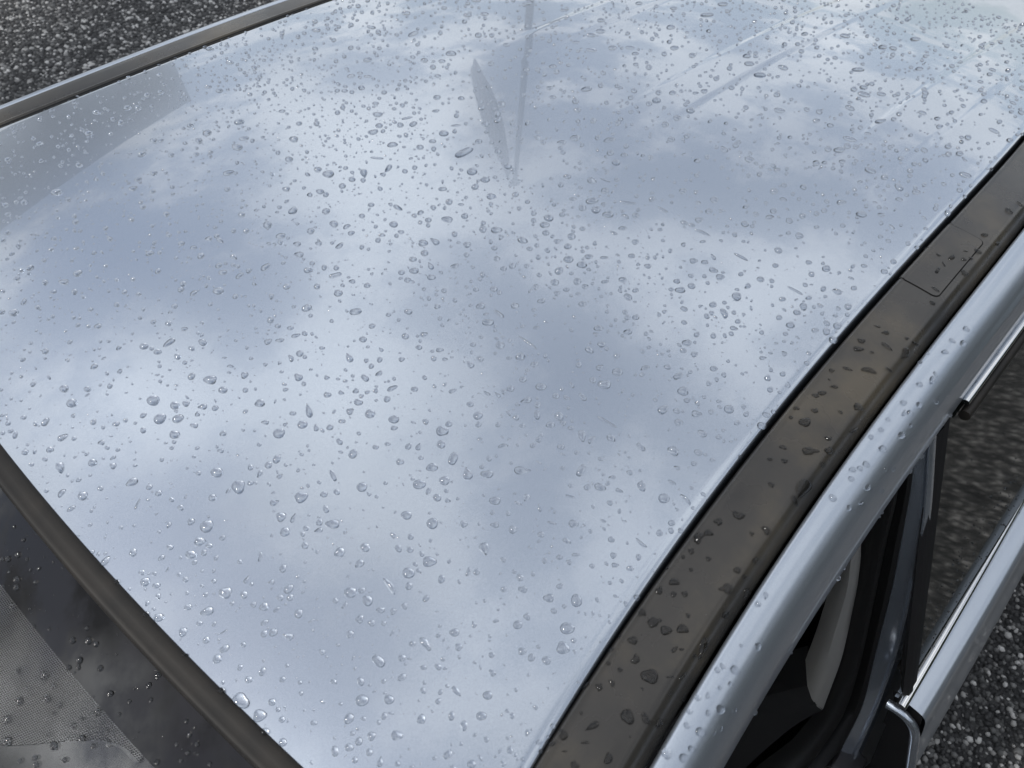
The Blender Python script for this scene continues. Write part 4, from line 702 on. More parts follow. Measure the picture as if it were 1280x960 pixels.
    (0, 0.0493, -0.3713, -0.0107, 0.47, 7, 0.6), (0, 0.2141, -0.4285, -0.0047, 0.45, 8.1, 0.4), (0, 0.2191, -0.4336, -0.0049, -0.8, 5.3, 1), (0, 0.1978, -0.3895, -0.0022, -1.82, 5.4, 0.7),
    (0, 0.1375, -0.4209, -0.0086, 0.3, 5.4, 0.5), (0, 0.1494, -0.4088, -0.0068, -0.8, 5.1, 1), (0, 0.1924, -0.3596, -0.0001, -0.8, 5.1, 1), (0, 0.2596, -0.4151, -0.0011, -0.79, 6.9, 0.8),
    (0, 0.1028, -0.2939, -0.0013, 0.78, 9, 0.4), (0, 0.1227, -0.3686, -0.0052, -0.8, 4.5, 1), (0, 0.1563, -0.3056, 0.0015, -0.81, 5.8, 1), (0, 0.1313, -0.4035, -0.0075, -0.8, 5.4, 1),
    (0, 0.1378, -0.4105, -0.0077, -0.8, 4.1, 1), (0, 0.0738, -0.4451, -0.0153, 0.1, 7.8, 0.9), (0, 0.1108, -0.484, -0.0164, -0.8, 6.5, 1), (0, 0.0907, -0.4792, -0.0174, -0.8, 8.5, 0.8),
    (0, 0.093, -0.4625, -0.0155, 0.47, 5.2, 0.8), (0, 0.0777, -0.4662, -0.017, -0.8, 6.2, 0.95), (0, 0.0689, -0.4623, -0.0173, -0.8, 5.6, 1), (0, 0.0525, -0.4548, -0.0178, -2.07, 7.1, 0.75),
    (0, 0.1281, -0.4986, -0.0168, 0.62, 6.4, 0.75), (0, 0.1299, -0.5099, -0.0179, -2.16, 6.9, 0.75), (0, 0.1436, -0.5145, -0.0175, -0.8, 7.5, 0.85), (0, 0.1081, -0.5152, -0.0199, 0.14, 7.5, 0.7),
    (0, 0.0709, -0.4835, -0.0192, 0.66, 7.3, 0.6), (0, 0.1158, -0.5321, -0.0213, -0.8, 5.8, 1), (0, 0.1419, -0.5458, -0.0211, -1.99, 5.4, 0.8), (0, 0.0412, -0.3946, -0.0132, -0.81, 5.7, 1),
    (0, 0.0252, -0.408, -0.0149, -0.58, 6.2, 1), (0, 0.03, -0.4228, -0.0165, -0.81, 5.8, 1), (0, 0.1348, -0.5285, -0.0196, -1.98, 4.4, 0.8), (0, 0.039, -0.4098, -0.0147, -0.81, 4.7, 1),
    (0, 0.0411, -0.4021, -0.0139, -0.81, 3.9, 1), (0, 0.059, -0.4696, -0.0187, -0.8, 4.3, 1), (0, 0.1281, -0.4838, -0.0153, -0.8, 4.5, 1), (0, 0.0813, -0.4527, -0.0154, -0.8, 3.6, 1),
    (0, 0.0691, -0.4548, -0.0165, -0.8, 3.5, 1), (0, 0.0873, -0.463, -0.016, -0.8, 3.3, 1), (0, 0.0999, -0.5101, -0.02, -0.8, 3.2, 1), (0, 0.3081, -0.4623, -0.0033, -0.79, 8.3, 0.85),
    (0, 0.2919, -0.4686, -0.0046, -1.35, 7.1, 0.6), (0, 0.32, -0.4949, -0.0061, -0.78, 5.9, 0.85), (0, 0.3358, -0.515, -0.0076, -1.56, 12, 0.3), (0, 0.2449, -0.4908, -0.0091, -0.79, 8.2, 0.9),
    (0, 0.2592, -0.5083, -0.0103, -2.07, 10.7, 0.85), (0, 0.2586, -0.4905, -0.0084, -0.27, 6.1, 0.7), (0, 0.2371, -0.5177, -0.0124, -0.79, 11.2, 0.85), (0, 0.2233, -0.5253, -0.014, -1.68, 10.3, 0.9),
    (0, 0.2114, -0.4876, -0.0106, -0.79, 7.7, 0.85), (0, 0.2214, -0.4885, -0.0101, -2.21, 6.1, 0.85), (0, 0.2073, -0.5224, -0.0145, -0.79, 6.9, 0.9), (0, 0.2006, -0.5126, -0.0138, 0.22, 6.5, 0.8),
    (0, 0.199, -0.5041, -0.013, -0.79, 6, 1), (0, 0.2408, -0.4624, -0.0065, -0.79, 6, 1), (0, 0.2354, -0.4709, -0.0076, -0.79, 7.2, 0.8), (0, 0.3115, -0.5224, -0.0094, -0.78, 6.1, 0.8),
    (0, 0.3048, -0.5116, -0.0085, -0.79, 6.1, 0.7), (0, 0.3242, -0.5213, -0.0088, -2.3, 5.9, 0.75), (0, 0.3544, -0.5205, -0.0077, -0.76, 6, 1), (0, 0.281, -0.4492, -0.0032, -0.79, 5.8, 1),
    (0, 0.2954, -0.4488, -0.0025, -1.07, 7.9, 0.3), (0, 0.3104, -0.5052, -0.0076, -0.78, 5.4, 1), (0, 0.277, -0.474, -0.0058, -0.79, 5.4, 0.8), (0, 0.2401, -0.5008, -0.0104, -0.79, 4.9, 1),
    (0, 0.2335, -0.5275, -0.0137, -0.79, 4.1, 1), (0, 0.2883, -0.4821, -0.0061, -0.79, 6.4, 0.5), (0, 0.2794, -0.4824, -0.0066, -0.79, 4.7, 1), (0, 0.2905, -0.4984, -0.0077, -0.79, 4.4, 1),
    (0, 0.2848, -0.5291, -0.0115, -1.19, 4.8, 0.6), (0, 0.2717, -0.5197, -0.0109, -2.27, 4.3, 0.7), (0, 0.2981, -0.5242, -0.0102, -1.92, 4.6, 0.7), (1, 0.4164, -0.5602, -0.0096, -1.08, 10.9, 0.6),
    (1, 0.3992, -0.5509, -0.0096, -0.8, 6.7, 1), (1, 0.384, -0.551, -0.0101, -0.8, 8.3, 0.85), (1, 0.3745, -0.5472, -0.0104, 0.17, 11.8, 0.6), (1, 0.4218, -0.5848, -0.012, -1.95, 8.3, 0.9),
    (1, 0.3934, -0.5923, -0.0159, -0.56, 7.3, 0.9), (1, 0.4101, -0.5781, -0.0114, -0.78, 4.2, 1), (1, 0.3601, -0.5502, -0.011, -0.82, 5.1, 1), (1, 0.3509, -0.5479, -0.0112, -0.7, 3.6, 1),
    (1, 0.3647, -0.5645, -0.0117, -0.79, 4.4, 1), (1, 0.3464, -0.5597, -0.0121, -0.8, 3.4, 1), (1, 0.3339, -0.5455, -0.0119, -1.16, 3.2, 1), (1, 0.3735, -0.5875, -0.0136, -0.78, 5.8, 1),
    (1, 0.3745, -0.5942, -0.017, -0.57, 5.8, 0.7), (1, 0.3541, -0.5903, -0.0148, -0.73, 10.3, 0.8), (1, 0.3698, -0.6017, -0.0285, -0.41, 9.9, 0.8), (1, 0.3276, -0.556, -0.0127, -0.8, 8.7, 0.9),
    (1, 0.3132, -0.5514, -0.0131, 0.33, 6.9, 0.8), (1, 0.3191, -0.5619, -0.0134, -0.81, 4.6, 1), (1, 0.3257, -0.5684, -0.0136, -0.79, 5, 1), (1, 0.3038, -0.5475, -0.0144, -1.8, 3.1, 1),
    (1, 0.2888, -0.5523, -0.0139, -0.71, 6.5, 0.9), (1, 0.2894, -0.5644, -0.015, -0.47, 11, 0.65), (1, 0.2909, -0.5752, -0.0157, -0.8, 8.7, 0.9), (1, 0.3009, -0.5843, -0.0161, -0.79, 9.7, 0.9),
    (1, 0.2664, -0.5611, -0.0161, -0.81, 7.3, 0.9), (1, 0.2491, -0.5543, -0.0167, -1.08, 5.4, 1), (1, 0.2616, -0.5524, -0.0162, -1.09, 3.4, 1), (1, 0.2392, -0.558, -0.017, -0.72, 3.3, 1),
    (1, 0.2418, -0.568, -0.0179, -0.81, 3.7, 1), (1, 0.2563, -0.5719, -0.0172, 0.16, 8, 0.7), (1, 0.2542, -0.5877, -0.0187, -0.8, 13.1, 0.85), (1, 0.3041, -0.6025, -0.023, 0.64, 15.8, 0.5),
    (1, 0.2838, -0.5891, -0.0174, -0.16, 6.7, 0.5), (1, 0.2878, -0.5931, -0.0176, -0.79, 4.2, 0.5), (1, 0.265, -0.599, -0.0196, -0.75, 6.5, 0.35), (1, 0.274, -0.6044, -0.023, -0.23, 8.9, 0.4),
    (1, 0.2561, -0.6052, -0.0228, 0.5, 6.4, 0.35), (1, 0.2158, -0.5573, -0.0203, -1.52, 6, 1), (1, 0.2209, -0.5646, -0.019, -0.82, 5.5, 1), (1, 0.2298, -0.5696, -0.0187, -1.89, 6.1, 0.7),
    (1, 0.3383, -0.6003, -0.0227, -0.49, 8.2, 0.6), (1, 0.3131, -0.5809, -0.0152, -0.8, 3.6, 1), (1, 0.2425, -0.5891, -0.0194, -0.8, 2.2, 1), (1, 0.2923, -0.6022, -0.0215, -0.52, 4.1, 1),
    (1, 0.2648, -0.613, -0.0379, -0.28, 4.2, 1), (1, 0.2194, -0.5934, -0.0212, -1.68, 10.8, 0.9), (1, 0.2279, -0.6039, -0.0221, -1.84, 9.6, 0.6), (1, 0.2349, -0.6117, -0.0294, -0.56, 8.1, 0.9),
    (1, 0.1765, -0.5667, -0.0216, -1.6, 7.9, 0.8), (1, 0.1955, -0.5786, -0.0213, -0.33, 12, 0.45), (1, 0.1666, -0.566, -0.022, -0.99, 6.5, 0.5), (1, 0.1839, -0.5822, -0.0223, -0.81, 6.5, 0.4),
    (1, 0.1873, -0.6011, -0.0239, 0.32, 8.3, 0.8), (1, 0.195, -0.557, -0.0299, -1.88, 3.7, 1), (1, 0.1972, -0.5668, -0.0206, -0.82, 2.7, 1), (1, 0.1688, -0.5749, -0.0229, -0.81, 4.4, 0.4),
    (1, 0.2102, -0.6036, -0.0228, -0.8, 1.5, 1), (1, 0.1667, -0.5864, -0.0238, -0.8, 5.8, 1), (1, 1.035, -0.5616, -0.0219, -1.97, 12, 0.6), (1, 1.0638, -0.5657, -0.0246, -1.71, 9.8, 0.4),
    (1, 0.9591, -0.5596, -0.0168, -0.67, 9.4, 0.7), (1, 0.9206, -0.566, -0.0147, -1.59, 9.7, 0.7), (1, 0.884, -0.5489, -0.0113, 0.02, 14.2, 0.5), (1, 0.8485, -0.5472, -0.0097, 0.12, 15.4, 0.4),
    (1, 0.8642, -0.5476, -0.0104, -2.33, 9.9, 0.4), (1, 0.8154, -0.5596, -0.0096, -1.69, 10.7, 0.5), (1, 0.8706, -0.5709, -0.0133, -1.64, 9.6, 0.7), (1, 0.8915, -0.5606, -0.0127, -0.69, 6.8, 1),
    (1, 0.901, -0.5653, -0.0137, -0.69, 5.3, 1), (1, 0.7929, -0.5666, -0.0103, -0.71, 5.8, 1), (1, 0.9649, -0.5752, -0.0239, -0.26, 8.7, 0.6), (1, 0.9084, -0.556, -0.013, -0.7, 6.8, 0.5),
    (1, 0.8752, -0.5366, -0.0101, -0.73, 6, 1), (1, 0.8799, -0.5205, -0.0117, -1.76, 8.1, 0.5), (2, 0.3082, -0.632, -0.0278, -0.7, 7.3, 1), (2, 0.3029, -0.6236, -0.0254, -1.94, 5.2, 0.8),
    (2, 0.2979, -0.6224, -0.0255, -0.81, 5, 1), (2, 0.3382, -0.635, -0.0296, -0.63, 6.4, 1), (2, 0.3653, -0.616, -0.0221, -0.82, 5.2, 1), (2, 0.3755, -0.6168, -0.0217, 0.41, 7.1, 0.7),
    (2, 0.2702, -0.6236, -0.0272, -0.84, 4.9, 1), (2, 0.2768, -0.6279, -0.0272, 0.45, 5.4, 0.6), (2, 0.2672, -0.6354, -0.0299, 0.46, 4.9, 0.8), (2, 0.2773, -0.6407, -0.0329, -0.66, 7.3, 1),
    (2, 0.2578, -0.6247, -0.028, -0.85, 4.5, 1), (2, 0.248, -0.629, -0.0287, -0.8, 4.9, 1), (2, 0.2522, -0.6389, -0.0317, -0.72, 7.1, 1), (2, 0.222, -0.6297, -0.0304, -0.83, 7.6, 1),
    (2, 0.2291, -0.6406, -0.0328, -0.73, 7.3, 0.9), (2, 0.2379, -0.641, -0.0329, -0.72, 5.1, 1), (2, 0.2686, -0.6487, -0.0404, 0.49, 5.2, 0.5), (2, 0.262, -0.6467, -0.0377, 0.48, 5.2, 0.5),
    (2, 0.2878, -0.6488, -0.042, 0.28, 5.4, 0.7), (2, 0.2885, -0.6315, -0.0279, -0.72, 3.4, 1), (2, 0.2973, -0.6354, -0.0296, -0.69, 3.8, 1), (2, 0.327, -0.625, -0.0248, -0.75, 3.1, 1),
    (0, 0.4533, 0.26, 0.0169, -0.91, 14.7, 0.7), (0, 0.3754, 0.4298, 0.0023, -0.97, 11.4, 0.75), (0, 0.3848, 0.416, 0.0039, -0.97, 10.1, 0.8), (0, 0.3482, 0.3973, 0.0042, 0.17, 10.5, 0.7),
    (0, 0.3412, 0.4586, -0.0016, -0.99, 10.4, 0.7), (0, 0.4293, 0.432, 0.0037, -0.97, 10.3, 0.7), (0, 0.4846, 0.3608, 0.0108, -0.94, 11.1, 0.6), (0, 0.5453, 0.4297, 0.0058, -0.97, 13.1, 0.5),
    (0, 0.5543, 0.5047, -0.0016, -1.02, 12.7, 0.6), (0, 0.481, 0.3862, 0.0088, -0.95, 11.9, 0.3), (0, 0.4059, 0.3072, 0.0128, -0.92, 9.3, 0.7), (0, 0.4568, 0.4878, -0.0011, -1, 9.5, 0.6),
    (0, 0.412, 0.4406, 0.0024, -0.98, 9, 1), (0, 0.8356, 0.3573, 0.0077, -0.89, 14.7, 0.4), (0, 0.8952, 0.2728, 0.0109, -0.84, 14.4, 0.5), (0, 0.7772, 0.1864, 0.0195, -0.83, 16.3, 0.6),
    (0, 0.6805, 0.2651, 0.0177, -0.48, 13.1, 0.6), (0, 0.7351, 0.1992, 0.02, -0.85, 11.3, 0.7), (0, 0.5875, 0.1292, 0.0238, -0.85, 14.2, 0.6), (0, 0.6987, 0.4178, 0.0063, -0.95, 14.1, 0.5),
    (0, 0.761, 0.3564, 0.0101, -1.28, 17.6, 0.35), (0, 0.7862, 0.2832, 0.0144, -0.08, 20.6, 0.3), (0, 0.8513, 0.203, 0.0163, -0.82, 11.2, 0.7), (0, 0.6722, 0.103, 0.0241, -0.48, 10.7, 0.6),
    (0, 0.5902, 0.0862, 0.0248, -0.83, 8.5, 0.8), (0, 0.6037, 0.075, 0.025, 0.05, 12.2, 0.6), (0, 0.6689, 0.0045, 0.0252, -0.8, 11.1, 0.7), (0, 0.7198, 0.0255, 0.0244, -0.79, 12.6, 0.6),
    (0, 0.6871, 0, 0.025, 0.21, 12.9, 0.6), (0, 0.6945, 0.0378, 0.0248, -0.06, 11.2, 0.7), (0, 0.608, 0.0925, 0.0247, -0.44, 15.8, 0.25), (0, 0.64, 0.031, 0.0254, -0.65, 13.8, 0.25),
    (0, 0.5984, 0.2151, 0.0207, -0.88, 9.2, 0.6), (0, 0.5074, 0.2372, 0.019, -0.54, 9.6, 0.5), (0, 0.6045, 0.154, 0.0231, -0.85, 9.4, 0.5), (0, 0.8565, 0.1469, 0.0184, -0.81, 11.6, 0.4),
    (0, 0.9175, 0.2572, 0.0106, -0.82, 13.1, 0.4), (0, 0.9519, 0.3111, 0.0055, -0.84, 17, 0.4), (0, 0.6466, 0.0771, 0.0248, -0.49, 10.5, 0.4), (0, 0.6932, 0.0765, 0.0243, -0.82, 9.4, 0.6),
    (0, 0.6319, 0.1688, 0.0225, -0.85, 7.9, 1), (0, 0.603, 0.2042, 0.0212, -0.87, 7.4, 1), (0, 0.7508, 0.1778, 0.0205, -0.83, 10.7, 0.5), (0, 0.7288, 0.1733, 0.0211, -0.84, 8.8, 1),
    (0, 0.7148, 0.1481, 0.0223, -0.83, 9.8, 0.5), (0, 0.8919, 0.3259, 0.0076, -0.86, 10.1, 0.6), (0, 0.6321, 0.2433, 0.0193, -0.42, 12.2, 0.35), (0, 0.647, 0.2236, 0.0201, -0.87, 11.7, 0.3),
    (0, 1.192, 0.0057, -0.0027, -0.44, 24.9, 0.4), (0, 1.0674, -0.1719, 0.005, -0.66, 18.4, 0.7), (0, 0.8843, -0.1161, 0.0186, -0.74, 13, 0.8), (0, 0.8988, -0.164, 0.0159, -0.66, 12.8, 0.8),
    (0, 0.8683, -0.1632, 0.0173, -0.69, 10.1, 0.8), (0, 0.8427, -0.1618, 0.0183, -0.71, 9.4, 0.8), (0, 0.7835, -0.0579, 0.0226, -0.76, 9.9, 0.7), (0, 0.8361, -0.0292, 0.0211, -0.49, 16.9, 0.5),
    (0, 1.039, -0.0365, 0.0101, -0.69, 14, 0.45), (0, 1.0984, 0.0136, 0.0057, -0.68, 14.7, 0.5), (0, 1.0315, 0.1035, 0.0121, -0.75, 13, 0.5), (0, 0.9996, 0.0785, 0.0123, -0.73, 15.4, 0.35),
    (0, 0.9646, 0.0275, 0.015, -0.73, 11.8, 0.6), (0, 0.9357, 0.0444, 0.0165, -1.06, 16.5, 0.3), (0, 0.9866, 0.0098, 0.0137, -0.92, 14, 0.3), (0, 0.9761, -0.0083, 0.0144, -0.72, 11.1, 0.5),
    (0, 1.0833, -0.1432, 0.0077, -0.66, 16.1, 0.5), (0, 1.1033, -0.1262, 0.0066, -0.65, 13.8, 0.6), (0, 1.0395, -0.0697, 0.0097, -0.68, 12, 0.6), (0, 0.8524, 0.0487, 0.0204, -0.77, 11.2, 0.5),
    (0, 0.8006, 0.0087, 0.0225, -0.77, 9.6, 0.6), (0, 0.8174, 0.0691, 0.0214, -0.79, 9.9, 0.6), (0, 1.2582, 0.0166, -0.0097, -0.61, 19.4, 0.5), (0, 1.1386, 0.1082, 0.004, -0.69, 12.5, 0.5),
    (0, 1.17, 0.0588, -0.001, -0.66, 12, 0.7), (0, 0.7976, -0.1162, 0.0212, -0.75, 7.6, 1), (0, 0.9574, -0.1469, 0.0149, -0.71, 10.6, 0.6), (0, 0.9184, -0.1191, 0.0173, -0.73, 10.4, 0.5),
    (0, 0.9428, -0.1415, 0.0157, -0.72, 8.7, 0.5), (0, 0.9989, -0.166, 0.0102, -0.63, 8.7, 1), (0, 0.9764, 0.079, 0.0137, -0.95, 15.6, 0.3), (0, 0.94, 0.0788, 0.0158, -0.75, 11.2, 0.3),
    (0, 1.0017, -0.1374, 0.0131, -0.7, 8.5, 1), (0, 1.1186, -0.1814, 0.0005, -1.23, 16, 0.5), (0, 1.3383, -0.2436, -0.0253, -0.54, 16.4, 0.5), (0, 1.3507, -0.2569, -0.0276, -1.18, 12, 0.7),
    (0, 1.4295, -0.2612, -0.0385, -0.49, 20.6, 0.4), (0, 1.2172, -0.2583, -0.0123, -0.59, 20.6, 0.4), (0, 1.1475, -0.302, -0.0082, -1.17, 18.7, 0.35), (0, 1.1679, -0.2913, -0.0094, -0.61, 12.2, 0.8),
    (0, 1.1721, -0.3177, -0.0115, -1.03, 12.7, 0.5), (0, 1.0909, -0.308, -0.0038, -1.36, 14.4, 0.5), (0, 1.0932, -0.3547, -0.0053, -0.4, 19.8, 0.45), (0, 1.3134, -0.3171, -0.0267, -0.54, 16, 0.4),
    (0, 1.1707, -0.3837, -0.0133, -1.34, 11.5, 0.4), (0, 1.4362, -0.3938, -0.0456, -1.36, 11, 0.4), (0, 1.155, -0.4171, -0.0148, -0.6, 10.7, 0.7), (0, 1.3024, -0.4277, -0.0333, -0.84, 11.1, 0.6),
    (0, 1.1753, -0.4049, -0.0155, -0.6, 10.2, 0.6), (0, 1.2605, -0.1401, -0.009, -0.58, 13.3, 0.4), (0, 1.4997, -0.2471, -0.0481, -1.47, 11.6, 0.35), (0, 1.3646, -0.3991, -0.0363, -1.09, 9.7, 0.4),
    (0, 1.0172, -0.2944, 0.0026, -0.66, 10.8, 0.6), (0, 1.023, -0.3128, 0.001, -0.65, 9.7, 0.6), (0, 0.9988, -0.2459, 0.0066, -1.08, 15.3, 0.35), (0, 1.3205, -0.1835, -0.0204, -1.07, 16.8, 0.4),
    (0, 1.6856, -0.2562, -0.0809, -0.35, 20, 0.2), (0, 1.3458, -0.4589, -0.0423, -1.56, 10.4, 0.4), (3, -0.0388, -0.1278, -0.0223, -0.95, 5.5, 1), (3, -0.0467, -0.1221, -0.0262, -0.95, 5.5, 1),
    (3, -0.0507, -0.1171, -0.0281, -0.95, 4.7, 1), (3, -0.0317, -0.1555, -0.0199, -0.03, 4.3, 0.8), (3, -0.0376, -0.1493, -0.0226, -0.94, 2.9, 1), (3, -0.0349, -0.1389, -0.0207, -0.95, 3.3, 1),
    (3, -0.0503, -0.1443, -0.0291, -0.94, 6.3, 1), (3, -0.0538, -0.1495, -0.0312, -0.94, 5.8, 1), (3, -0.0399, -0.1621, -0.0245, -0.94, 3.7, 1), (3, -0.0641, -0.1595, -0.0372, -0.93, 6.7, 1),
    (3, -0.06, -0.1895, -0.0367, -0.92, 3.7, 1), (3, -0.0514, -0.2041, -0.0331, 0.22, 3.1, 0.7), (3, -0.0286, -0.2184, -0.0222, 0.48, 2.4, 0.6), (3, -0.0286, -0.2327, -0.0233, -0.92, 3.9, 1),
    (3, -0.0423, -0.2291, -0.0302, -0.91, 5.9, 1), (3, -0.033, -0.2415, -0.0263, -0.91, 6.2, 1), (3, -0.0299, -0.2491, -0.0253, -0.91, 4.6, 1), (3, -0.0466, -0.2463, -0.0338, -0.9, 5.8, 1),
    (3, -0.0558, -0.2426, -0.0384, -0.9, 4.7, 1), (3, -0.0501, -0.2496, -0.0359, -0.9, 4.3, 1), (3, -0.0378, -0.2663, -0.0309, -0.9, 4.9, 1), (3, -0.0085, -0.3112, -0.0199, 0.19, 6.2, 0.8),
    (3, -0.0175, -0.3101, -0.0245, -0.04, 5.5, 0.8), (3, -0.0424, -0.2877, -0.0353, -0.89, 6.4, 0.8), (3, -0.0222, -0.3193, -0.028, 0.19, 4.1, 0.8), (3, -0.0733, -0.229, -0.0465, -0.9, 7.6, 1),
    (3, -0.0722, -0.2423, -0.047, -0.9, 5.1, 1), (3, -0.0813, -0.2448, -0.052, -0.89, 6.7, 1), (3, -0.0992, -0.2254, -0.0598, -0.89, 6.5, 1), (3, -0.0881, -0.2054, -0.0526, -0.9, 4.5, 1),
    (3, -0.0517, -0.1325, -0.0292, -0.94, 3.4, 1), (3, -0.0284, -0.1042, -0.0159, -0.96, 3.4, 1), (3, -0.0548, -0.175, -0.0331, -0.93, 2.9, 1), (3, -0.0283, -0.1224, -0.0165, -0.96, 3.4, 1),
    (3, -0.0618, -0.1374, -0.0347, -0.94, 3, 1), (3, -0.0894, -0.223, -0.0545, -0.9, 3.2, 1), (3, -0.0569, -0.2891, -0.0432, -0.89, 6.4, 1), (3, -0.0763, -0.2579, -0.0505, -0.89, 4.3, 1),
    (3, -0.1135, -0.2277, -0.0676, -0.89, 6.9, 1), (3, -0.122, -0.2409, -0.073, -0.88, 8, 1), (3, -0.096, -0.2768, -0.0627, -0.88, 6.9, 1), (3, -0.0766, -0.2925, -0.0538, -0.88, 6.4, 0.9),
    (3, -0.095, -0.267, -0.0611, 0.47, 4.3, 0.8), (3, -0.0762, -0.2797, -0.0524, -0.88, 4.6, 1), (3, -0.0634, -0.314, -0.0493, -0.88, 5.1, 1), (3, -0.083, -0.2588, -0.0541, -0.89, 3.1, 1),
    (3, -0.0689, -0.2816, -0.0487, -0.89, 3.4, 1), (3, -0.0347, -0.3054, -0.0331, -0.89, 3.7, 1), (3, -0.0457, -0.3054, -0.0388, -0.89, 3.3, 1), (3, -0.0116, -0.3538, -0.0263, -0.88, 3.5, 1),
    (3, -0.0155, -0.3624, -0.0294, -0.88, 4.1, 1), (3, -0.0152, -0.3721, -0.0304, -0.87, 4.1, 1), (3, -0.026, -0.3592, -0.0345, -0.87, 3.8, 1), (3, -0.0236, -0.3704, -0.0347, -0.87, 4.1, 1),
    (3, -0.0302, -0.3697, -0.038, -0.87, 3.8, 1), (3, -0.0185, -0.3775, -0.0329, -0.87, 2.4, 1), (3, -0.0437, -0.3556, -0.0434, -0.87, 4.5, 1), (3, -0.0163, -0.3896, -0.0333, -0.87, 3.7, 1),
    (3, -0.1119, -0.27, -0.0704, -0.87, 4.6, 1), (3, -0.114, -0.2747, -0.072, -0.87, 5, 1), (3, -0.0733, -0.3042, -0.0535, -0.88, 4.1, 1), (3, -0.0543, -0.3335, -0.0465, -0.87, 2.9, 1),
    (3, -0.0589, -0.3058, -0.0459, -0.88, 2.9, 1), (3, -0.0251, -0.365, -0.0348, -0.87, 2.1, 1), (3, -0.1223, -0.2606, -0.0751, -0.88, 3.9, 1), (3, -0.0952, -0.292, -0.0638, -0.87, 4.2, 1),
]
KEEP = 300                                   # the drops that show largest are things of their own
rnd = random.Random(11)
def outline(kind, t, ph):
    if kind == 0: r = 1 + .05 * math.cos(2 * t + ph) + .035 * math.cos(3 * t + 2 * ph); return r * math.cos(t), r * math.sin(t)
    if kind == 1: r = 1 + .10 * math.cos(3 * t + ph) + .05 * math.cos(2 * t + ph * 2) + .03 * math.cos(5 * t); return r * math.cos(t), r * math.sin(t)
    if kind == 2: x, y = math.cos(t), math.sin(t) * (.62 - .42 * math.cos(t)); return x, y * 1.25           # teardrop
    if kind == 3: x, y = math.cos(t), math.sin(t) * (.55 + .55 * math.cos(t) ** 2 + .12 * math.cos(t)); return x, y   # two drops run together
    if kind == 4: x, y = math.cos(t), math.sin(t) * (abs(math.sin(t)) ** -.35 if abs(math.sin(t)) > .05 else 1); return x, y   # capsule
    if kind == 5: r = 1 + .16 * math.cos(3 * t + ph) + .10 * math.cos(4 * t + 2 * ph) + .08 * math.cos(5 * t - ph) + .05 * math.cos(7 * t); return r * math.cos(t), r * math.sin(t)
    if kind == 6: x, y = math.cos(t), math.sin(t) * .8; return x, y + .45 * (x * x - .4)                       # bent
def cap(kind, ph, segs, rings, flat=2.3):
    vs, fs = [], []
    top = (1.0)
    for i in range(rings):
        q = math.sin(math.pi / 2 * (i + 1) / rings) ** .9
        h = max(0., 1 - q ** flat) ** .52
        for j in range(segs):
            x, y = outline(kind, 2 * math.pi * j / segs, ph); k = q
            if kind == 6: vs.append((x * k, (y - .45 * (x * x - .4)) * k + .45 * ((x * k) ** 2 - .4), h))
            else: vs.append((x * k, y * k, h))
    for j in range(segs):                     # skirt just under the surface the drop sits on
        x, y, _ = vs[(rings - 1) * segs + j]; vs.append((x * .995, y * .995, -.12))
    vs.append((0, -.18 if kind == 6 else 0, top)); c_ = len(vs) - 1
    for i in range(rings):
        for j in range(segs):
            k = (j + 1) % segs; fs.append((i * segs + j, (i + 1) * segs + j, (i + 1) * segs + k, i * segs + k))
    for j in range(segs): fs.append((c_, j, (j + 1) % segs))
    return vs, fs
def near_side(name): return [o for o in bpy.data.objects if o.name.split('.')[0] == name]
def tree(names):
    vs, fs = [], []
    for nme in names:
        for o in near_side(nme):
            k = len(vs); vs += [tuple(v_.co) for v_ in o.data.vertices]; fs += [tuple(k + i for i in p.vertices) for p in o.data.polygons]
    return BVHTree.FromPolygons(vs, fs)
TREES = [tree(['roof', 'windscreen_seal']), tree(['roof_moulding', 'mounting_cover']), tree(['side_rail']), tree(['ceramic_border', 'ceramic_dots', 'windscreen'])]
def frame(loc, nrm, ang):
    t = Vector((math.cos(ang), math.sin(ang), 0)); t = (t - nrm * t.dot(nrm)).normalized(); bt = nrm.cross(t)
    return Matrix((t, bt, nrm)).transposed()
def kind_of(f, L, r, i):
    q = random.Random(i * 7 + 3)
    if f == 1: return (q.choice((5, 5, 1, 6)) if L > 5 else q.choice((1, 5))) if r > .45 else q.choice((6, 3, 2))
    if r < .40: return q.choice((3, 4, 6))
    if r < .62: return q.choice((2, 4, 6, 1))
    if r < .80: return q.choice((0, 1, 1, 2))
    return q.choice((0, 0, 1))
SHAPES = {}
def shape(kind, ph, dark):
    k = (kind, ph, dark)
    if k not in SHAPES:
        vs, fs = cap(kind, ph * 1.7, 30, 8)
        me = bpy.data.meshes.new('raindrop'); me.from_pydata(vs, [], fs); me.shade_smooth(); me.materials.append(WATER_DARK if dark else WATER); me.update()
        SHAPES[k] = me
    return SHAPES[k]
def placed(i, row):
    f, x, y, z, ang, L, r = row; L /= 1000
    loc, nrm, _, _ = TREES[f].find_nearest(Vector((x, y, z)))
    if nrm.z < 0: nrm = -nrm
    if i % 2: ang += math.pi
    kind = kind_of(f, L * 1000, r, i)
    hgt = min(.80 * L * .5 * (r ** .6), .0035) * (.8 if f == 1 else 1.0) * (.55 if r < .3 else 1.0) * (.85 + .3 * random.Random(i).random())
    return loc, nrm, ang, L, r, kind, hgt
def toward(v): return (v - CAM).length
order = sorted(range(len(DROPS)), key=lambda i: -DROPS[i][5] * (.4 + .6 * DROPS[i][6]) / toward(Vector(DROPS[i][1:4])))
big, small = order[:KEEP], order[KEEP:]

